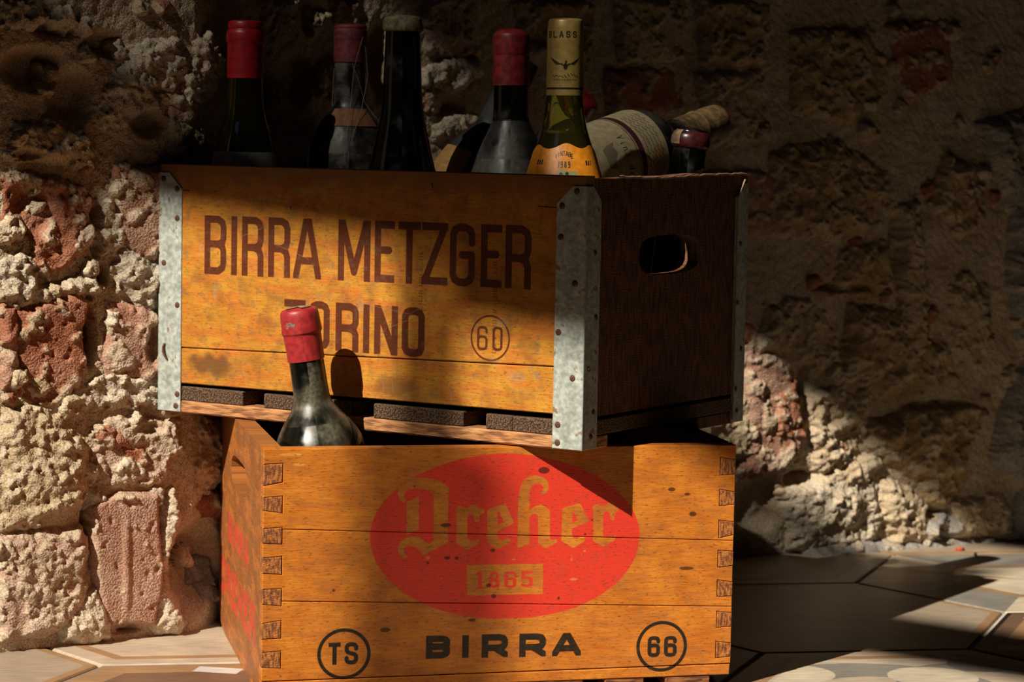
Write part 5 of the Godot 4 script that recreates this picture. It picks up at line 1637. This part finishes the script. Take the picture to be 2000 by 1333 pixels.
	for k in 9:
		gi.seg(Vector2(35 + 2.5 * k, 45 + 1.2 * sin(k * 0.8)), Vector2(36.6 + 2.5 * k, 46.4 - 1.0 * sin(k * 1.3)), 0.28, Rect2(0, 0, 91, 61))
		gi.seg(Vector2(36 + 2.2 * k, 48.4), Vector2(37.2 + 2.2 * k, 49.2), 0.25, Rect2(0, 0, 91, 61))
	gi.seg(Vector2(0, 55.5), Vector2(91, 55.5), 0.75, Rect2(0, 0, 91, 61))
	var gold := textured(label_tex(91, 61, 5.0, Color(0.56, 0.47, 0.25), [[gi, Color(0.13, 0.10, 0.05)]], 651), 0.4)
	gold.metallic = 0.3
	piece("capsule", t, prof([0, 0.05, 0.1, 9, 0.6, 12.2, 2.5, 13.2, 7, 13.5, 8, 13.9, 20, 14.1, 22.5, 13.9, 24, 13.9, 55, 14.3, 61, 14.4], h), gold, 0.0005, -PI, PI)
	var li := Ink.new(int(100 * 5), int(34 * 5), 5.0)
	var ro := Ink.new(int(100 * 5), int(34 * 5), 5.0)
	word(li, "1989", 45, 14.2, 55.6, 19.4, 0.75, 1.2)
	for k in 7:
		var an := -0.62 + 1.24 * k / 6.0
		var cx := 50.0 + 13.0 * sin(an)
		var cy := 18.6 - 11.5 * cos(an)
		letter(li, "VINTAGE"[k], cx - 1.2, cy - 1.9 + 1.0, cx + 1.2, cy + 1.9 + 1.0, 0.65)
	word(li, "OAK", 22.5, 13.2, 29.5, 17, 0.8, 0.8)
	word(li, "MAT", 71, 13.6, 77.5, 17.4, 0.8, 0.8)
	ro.poly(pv([43, 27, 45, 22, 50, 21, 55, 22.5, 60, 21.5, 63, 26, 62, 31, 56, 33.5, 48, 33.5, 43.5, 31]))
	for q: Array in [[47.5, 24.5, 1.5], [52.5, 24, 1.4], [51, 29.6, 2.2]]:
		li.ellipse(Vector2(q[0], q[1]), Vector2(q[2], q[2]))
	var ot := textured(label_tex(100, 34, 5.0, Color(0.80, 0.49, 0.07), [[ro, Color(0.50, 0.55, 0.36)], [li, Color(0.10, 0.06, 0.03)]], 652), 0.5)
	# the label's upper edge rises in a lobe over the date
	var lb := MB.new()
	var lo_p := 134.0
	var seg := 48
	for j in 9:
		for i in seg + 1:
			var u := float(i) / seg
			var an := lerpf(-1.62, 1.62, u)
			var crown := 103.5 - 5.0 * exp(-pow((an - 0.08) / 0.36, 2.0)) - 3.6 * exp(-pow((absf(an) - 1.05) / 0.3, 2.0)) + 2.0 * smoothstep(1.2, 1.6, absf(an))
			var d := lerpf(crown, lo_p, j / 8.0)
			var rad := 0.0
			for k in range(2, b5.size(), 2):
				if d >= b5[k - 2] and d <= b5[k]:
					rad = lerpf(b5[k - 1], b5[k + 1], (d - b5[k - 2]) / (b5[k] - b5[k - 2]))
			rad = rad * 0.001 + 0.0007
			lb.vert(Vector3(sin(an) * rad, h - d * 0.001, cos(an) * rad), Vector3(sin(an), 0.35, cos(an)).normalized(), Vector2(u, (d - 98.5) / 34.0))
	for j in 8:
		for i in seg:
			var p := j * (seg + 1) + i
			lb.tri_i(p, p + 1, p + seg + 2); lb.tri_i(p, p + seg + 2, p + seg + 1)
	part("label", lb.mesh(), ot, t)
	# ---- bottles lying and leaning among them
	var lay := func(label: String, px: float, py: float, z: float, d: Vector3, length: float) -> Node3D:
		var tip := up_at(px, py, z)
		var w := up_xf * (tip - d.normalized() * length)
		return thing("wine_bottle", label, "bottle", stand(w, (up_xf.basis * d).normalized()), "wine bottles in the crates")
	# cream label with a maroon band, gold foil neck
	h = 0.232
	t = lay.call("lying wine bottle with a maroon-banded cream script label", 1402, 236, -0.20, Vector3(0.16, 0.24, -0.95), h)
	var b6 := [0, 0.05, 0.2, 12, 2, 14, 20, 14.6, 60, 14.8, 74, 16, 82, 20, 92, 28, 104, 34.5, 114, 36.8, 124, 37, 212, 37, 222, 33, 231.5, 28, 231.7, 0.05]
	piece("glass", t, soft(prof(b6, h)), dusty(661, Color(0.10, 0.095, 0.09), Color(0.40, 0.37, 0.34), 0.55, 0.2))
	piece("capsule", t, soft(prof([-0.4, 0.05, -0.3, 12, 0.8, 14.4, 9, 15.1, 20, 15.3, 22, 14.8, 30, 15.2, 31.5, 15.9, 33.5, 15.9, 35, 15.2, 62, 15.2], h), 1), foil(609, Color(0.22, 0.17, 0.10), Color(0.36, 0.28, 0.17), 0.5, 0.2), 0.0005)
	var ci := Ink.new(int(130 * 4), int(96 * 4), 4.0)
	var mi := Ink.new(int(130 * 4), int(96 * 4), 4.0)
	var si := Ink.new(int(130 * 4), int(96 * 4), 4.0)
	mi.seg(Vector2(0, 34), Vector2(130, 34), 3.2, Rect2(0, 0, 130, 96))
	mi.seg(Vector2(0, 39.2), Vector2(130, 39.2), 0.4, Rect2(0, 0, 130, 96))
	for k in 5:
		var x := 34.0
		while x < 96.0:
			ci.seg(Vector2(x, 8 + 4.6 * k), Vector2(x + 2.2, 7 + 4.6 * k + 1.6 * sin(x)), 0.32, Rect2(0, 0, 130, 96))
			x += 2.9
	var vx := 52.0
	for ch in "vins de P":
		if ch != " ":
			letter(ci, ch, vx, 47.0, vx + 4.4, 55.5, 0.7)
		vx += 5.4
	si.poly(pv([56, 62, 60, 66, 66, 64, 72, 70, 78, 71, 76, 80, 60, 80, 57, 72]))
	for k in si.a.size():
		si.a[k] *= 0.5
	var stain := Ink.new(int(130 * 4), int(96 * 4), 4.0)
	stain.ellipse(Vector2(85, 12), Vector2(14, 10))
	for k in stain.a.size():
		stain.a[k] *= 0.5
	var lm := textured(label_tex(130, 96, 4.0, Color(0.83, 0.76, 0.60), [[stain, Color(0.74, 0.50, 0.24)], [mi, Color(0.34, 0.15, 0.16)], [si, Color(0.35, 0.32, 0.28)], [ci, Color(0.24, 0.20, 0.16)]], 662), 0.7)
	piece("label", t, prof([119, 37.0, 124, 37.05, 190, 37.05, 211, 37.05], h), lm, 0.0006, -1.9, 1.6)
	# maroon wax over a broken lip, in front of it
	h = 0.205
	t = lay.call("short dark bottle with a maroon wax cap, at the upper crate's right end", 1352, 250, -0.086, Vector3(0.08, 0.98, -0.06), h)
	var b7 := [0, 0.05, 0.3, 10, 2, 14, 24, 14.3, 60, 14.6, 72, 17, 84, 19, 96, 20, 106, 20, 200, 20, 204, 17, 204.6, 0.05]
	piece("glass", t, soft(prof(b7, h)), black)
	piece("wax_cap", t, soft(prof([-0.6, 0.05, -0.4, 6, 1.2, 11, 4.5, 15.2, 8, 16.6, 13, 16.9, 16, 16.0, 17.5, 14.4], h), 1), foil(610, Color(0.17, 0.06, 0.07), Color(0.30, 0.11, 0.12), 0.3), 0.0002, 0.0, TAU, 0.0009)
	var ck := MB.new()
	lathe(ck, prof([1.6, 11.6, 4.6, 15.4, 8, 16.8, 12, 17.1, 14.5, 16.6], h), 14, -1.25, -0.55, 0.0006, 0.0006)
	part("cork", ck.mesh(), cork, t)
	# dusty shoulder with a cream label, between the black bottle and the wrinkled capsule
	h = 0.285
	t = lay.call("dust-blue leaning bottle with a plain cream label, half hidden between upright bottles", 1026, 118, -0.070, Vector3(0.28, 0.88, -0.33), h)
	var b8 := [0, 0.05, 0.3, 11, 2, 13.5, 40, 14, 66, 14.4, 74, 17, 84, 23, 96, 28, 108, 31, 118, 31.8, 275, 31.8, 281, 30, 284.5, 26, 284.8, 0.05]
	piece("glass", t, soft(prof(b8, h)), dusty(671, Color(0.09, 0.10, 0.10), Color(0.27, 0.275, 0.27), 0.7, 0.4))
	piece("label", t, prof([96, 28.0, 108, 31, 118, 31.8, 126, 31.85, 205, 31.85], h), foil(612, Color(0.66, 0.48, 0.27), Color(0.76, 0.58, 0.34), 0.75), 0.0006, -2.6, -0.2)
	# pink-red capsule showing behind the gold-capped bottle
	h = 0.25
	t = lay.call("leaning bottle behind the gold-capped one, the end of its crimson capsule showing", 1143, 186, -0.094, Vector3(0.60, 0.74, 0.0), h)
	var b9 := [0, 0.05, 0.3, 11, 2, 13.5, 40, 14, 62, 14.4, 70, 17, 80, 22, 92, 25.6, 104, 27.3, 114, 27.5, 240, 27.5, 246, 26.5, 249.5, 23, 249.8, 0.05]
	piece("glass", t, soft(prof(b9, h)), dusty(681, Color(0.09, 0.09, 0.09), Color(0.34, 0.33, 0.31), 0.6, 0.3))
	piece("capsule", t, soft(prof([-0.3, 0.05, -0.2, 10, 1, 13.6, 4, 15, 18, 15.3, 20, 14.5, 45, 14.5], h), 1), foil(613, Color(0.48, 0.09, 0.13), Color(0.62, 0.14, 0.18), 0.4), 0.0005)
	piece("label", t, soft(prof([72, 18.0, 80, 22, 90, 25.2], h), 1), foil(614, Color(0.40, 0.27, 0.20), Color(0.50, 0.34, 0.25), 0.8), 0.0007, -1.2, 1.2)

# ---------------------------------------------------------------- bits on the floor
func build_bits() -> void:
	var rng := RandomNumberGenerator.new()
	rng.seed = 21
	for q: Array in [[1875, 1076, 0.0062, 0.0024, Color(0.72, 0.24, 0.07), "flat orange brick chip on the tiles near the wall, right of the crates"], [1905, 1087, 0.0022, 0.0030, Color(0.20, 0.17, 0.14), "tiny dark crumb on a white tile joint, beside the orange chip"], [170, 1258, 0.0035, 0.003, Color(0.42, 0.25, 0.18), "small brown crumb at the foot of the wall, left of the upright brick"], [224, 1252, 0.002, 0.0016, Color(0.78, 0.68, 0.52), "pale mortar crumb on the tiles under the upright brick"]]:
		var p := on_floor(q[0], q[1])
		var b := MB.new()
		var nz := noise(int(q[0]), 1.0, 2)
		var rows := 8
		var cols := 14
		for j in rows + 1:
			for i in cols + 1:
				var th := PI * j / rows
				var ph := TAU * i / cols
				var d := Vector3(sin(th) * cos(ph), cos(th), sin(th) * sin(ph))
				var k := 0.78 + 0.4 * nz.get_noise_3d(d.x * 1.3, d.y * 1.3, d.z * 1.3)
				b.vert(Vector3(d.x * q[2], maxf(d.y * q[3], -q[3] * 0.7) , d.z * q[2] * 0.7) * k + Vector3(0, q[3] * 0.56, 0), d)
		for j in rows:
			for i in cols:
				var a := j * (cols + 1) + i
				b.tri_i(a, a + 1, a + cols + 2); b.tri_i(a, a + cols + 2, a + cols + 1)
		var o := part("crumb", b.mesh(), mat(q[4], 0.85), self)
		o.position = p
		o.name = numbered("chip" if q[2] > 0.005 else "crumb")
		o.set_meta("label", q[5])
		o.set_meta("category", "debris")
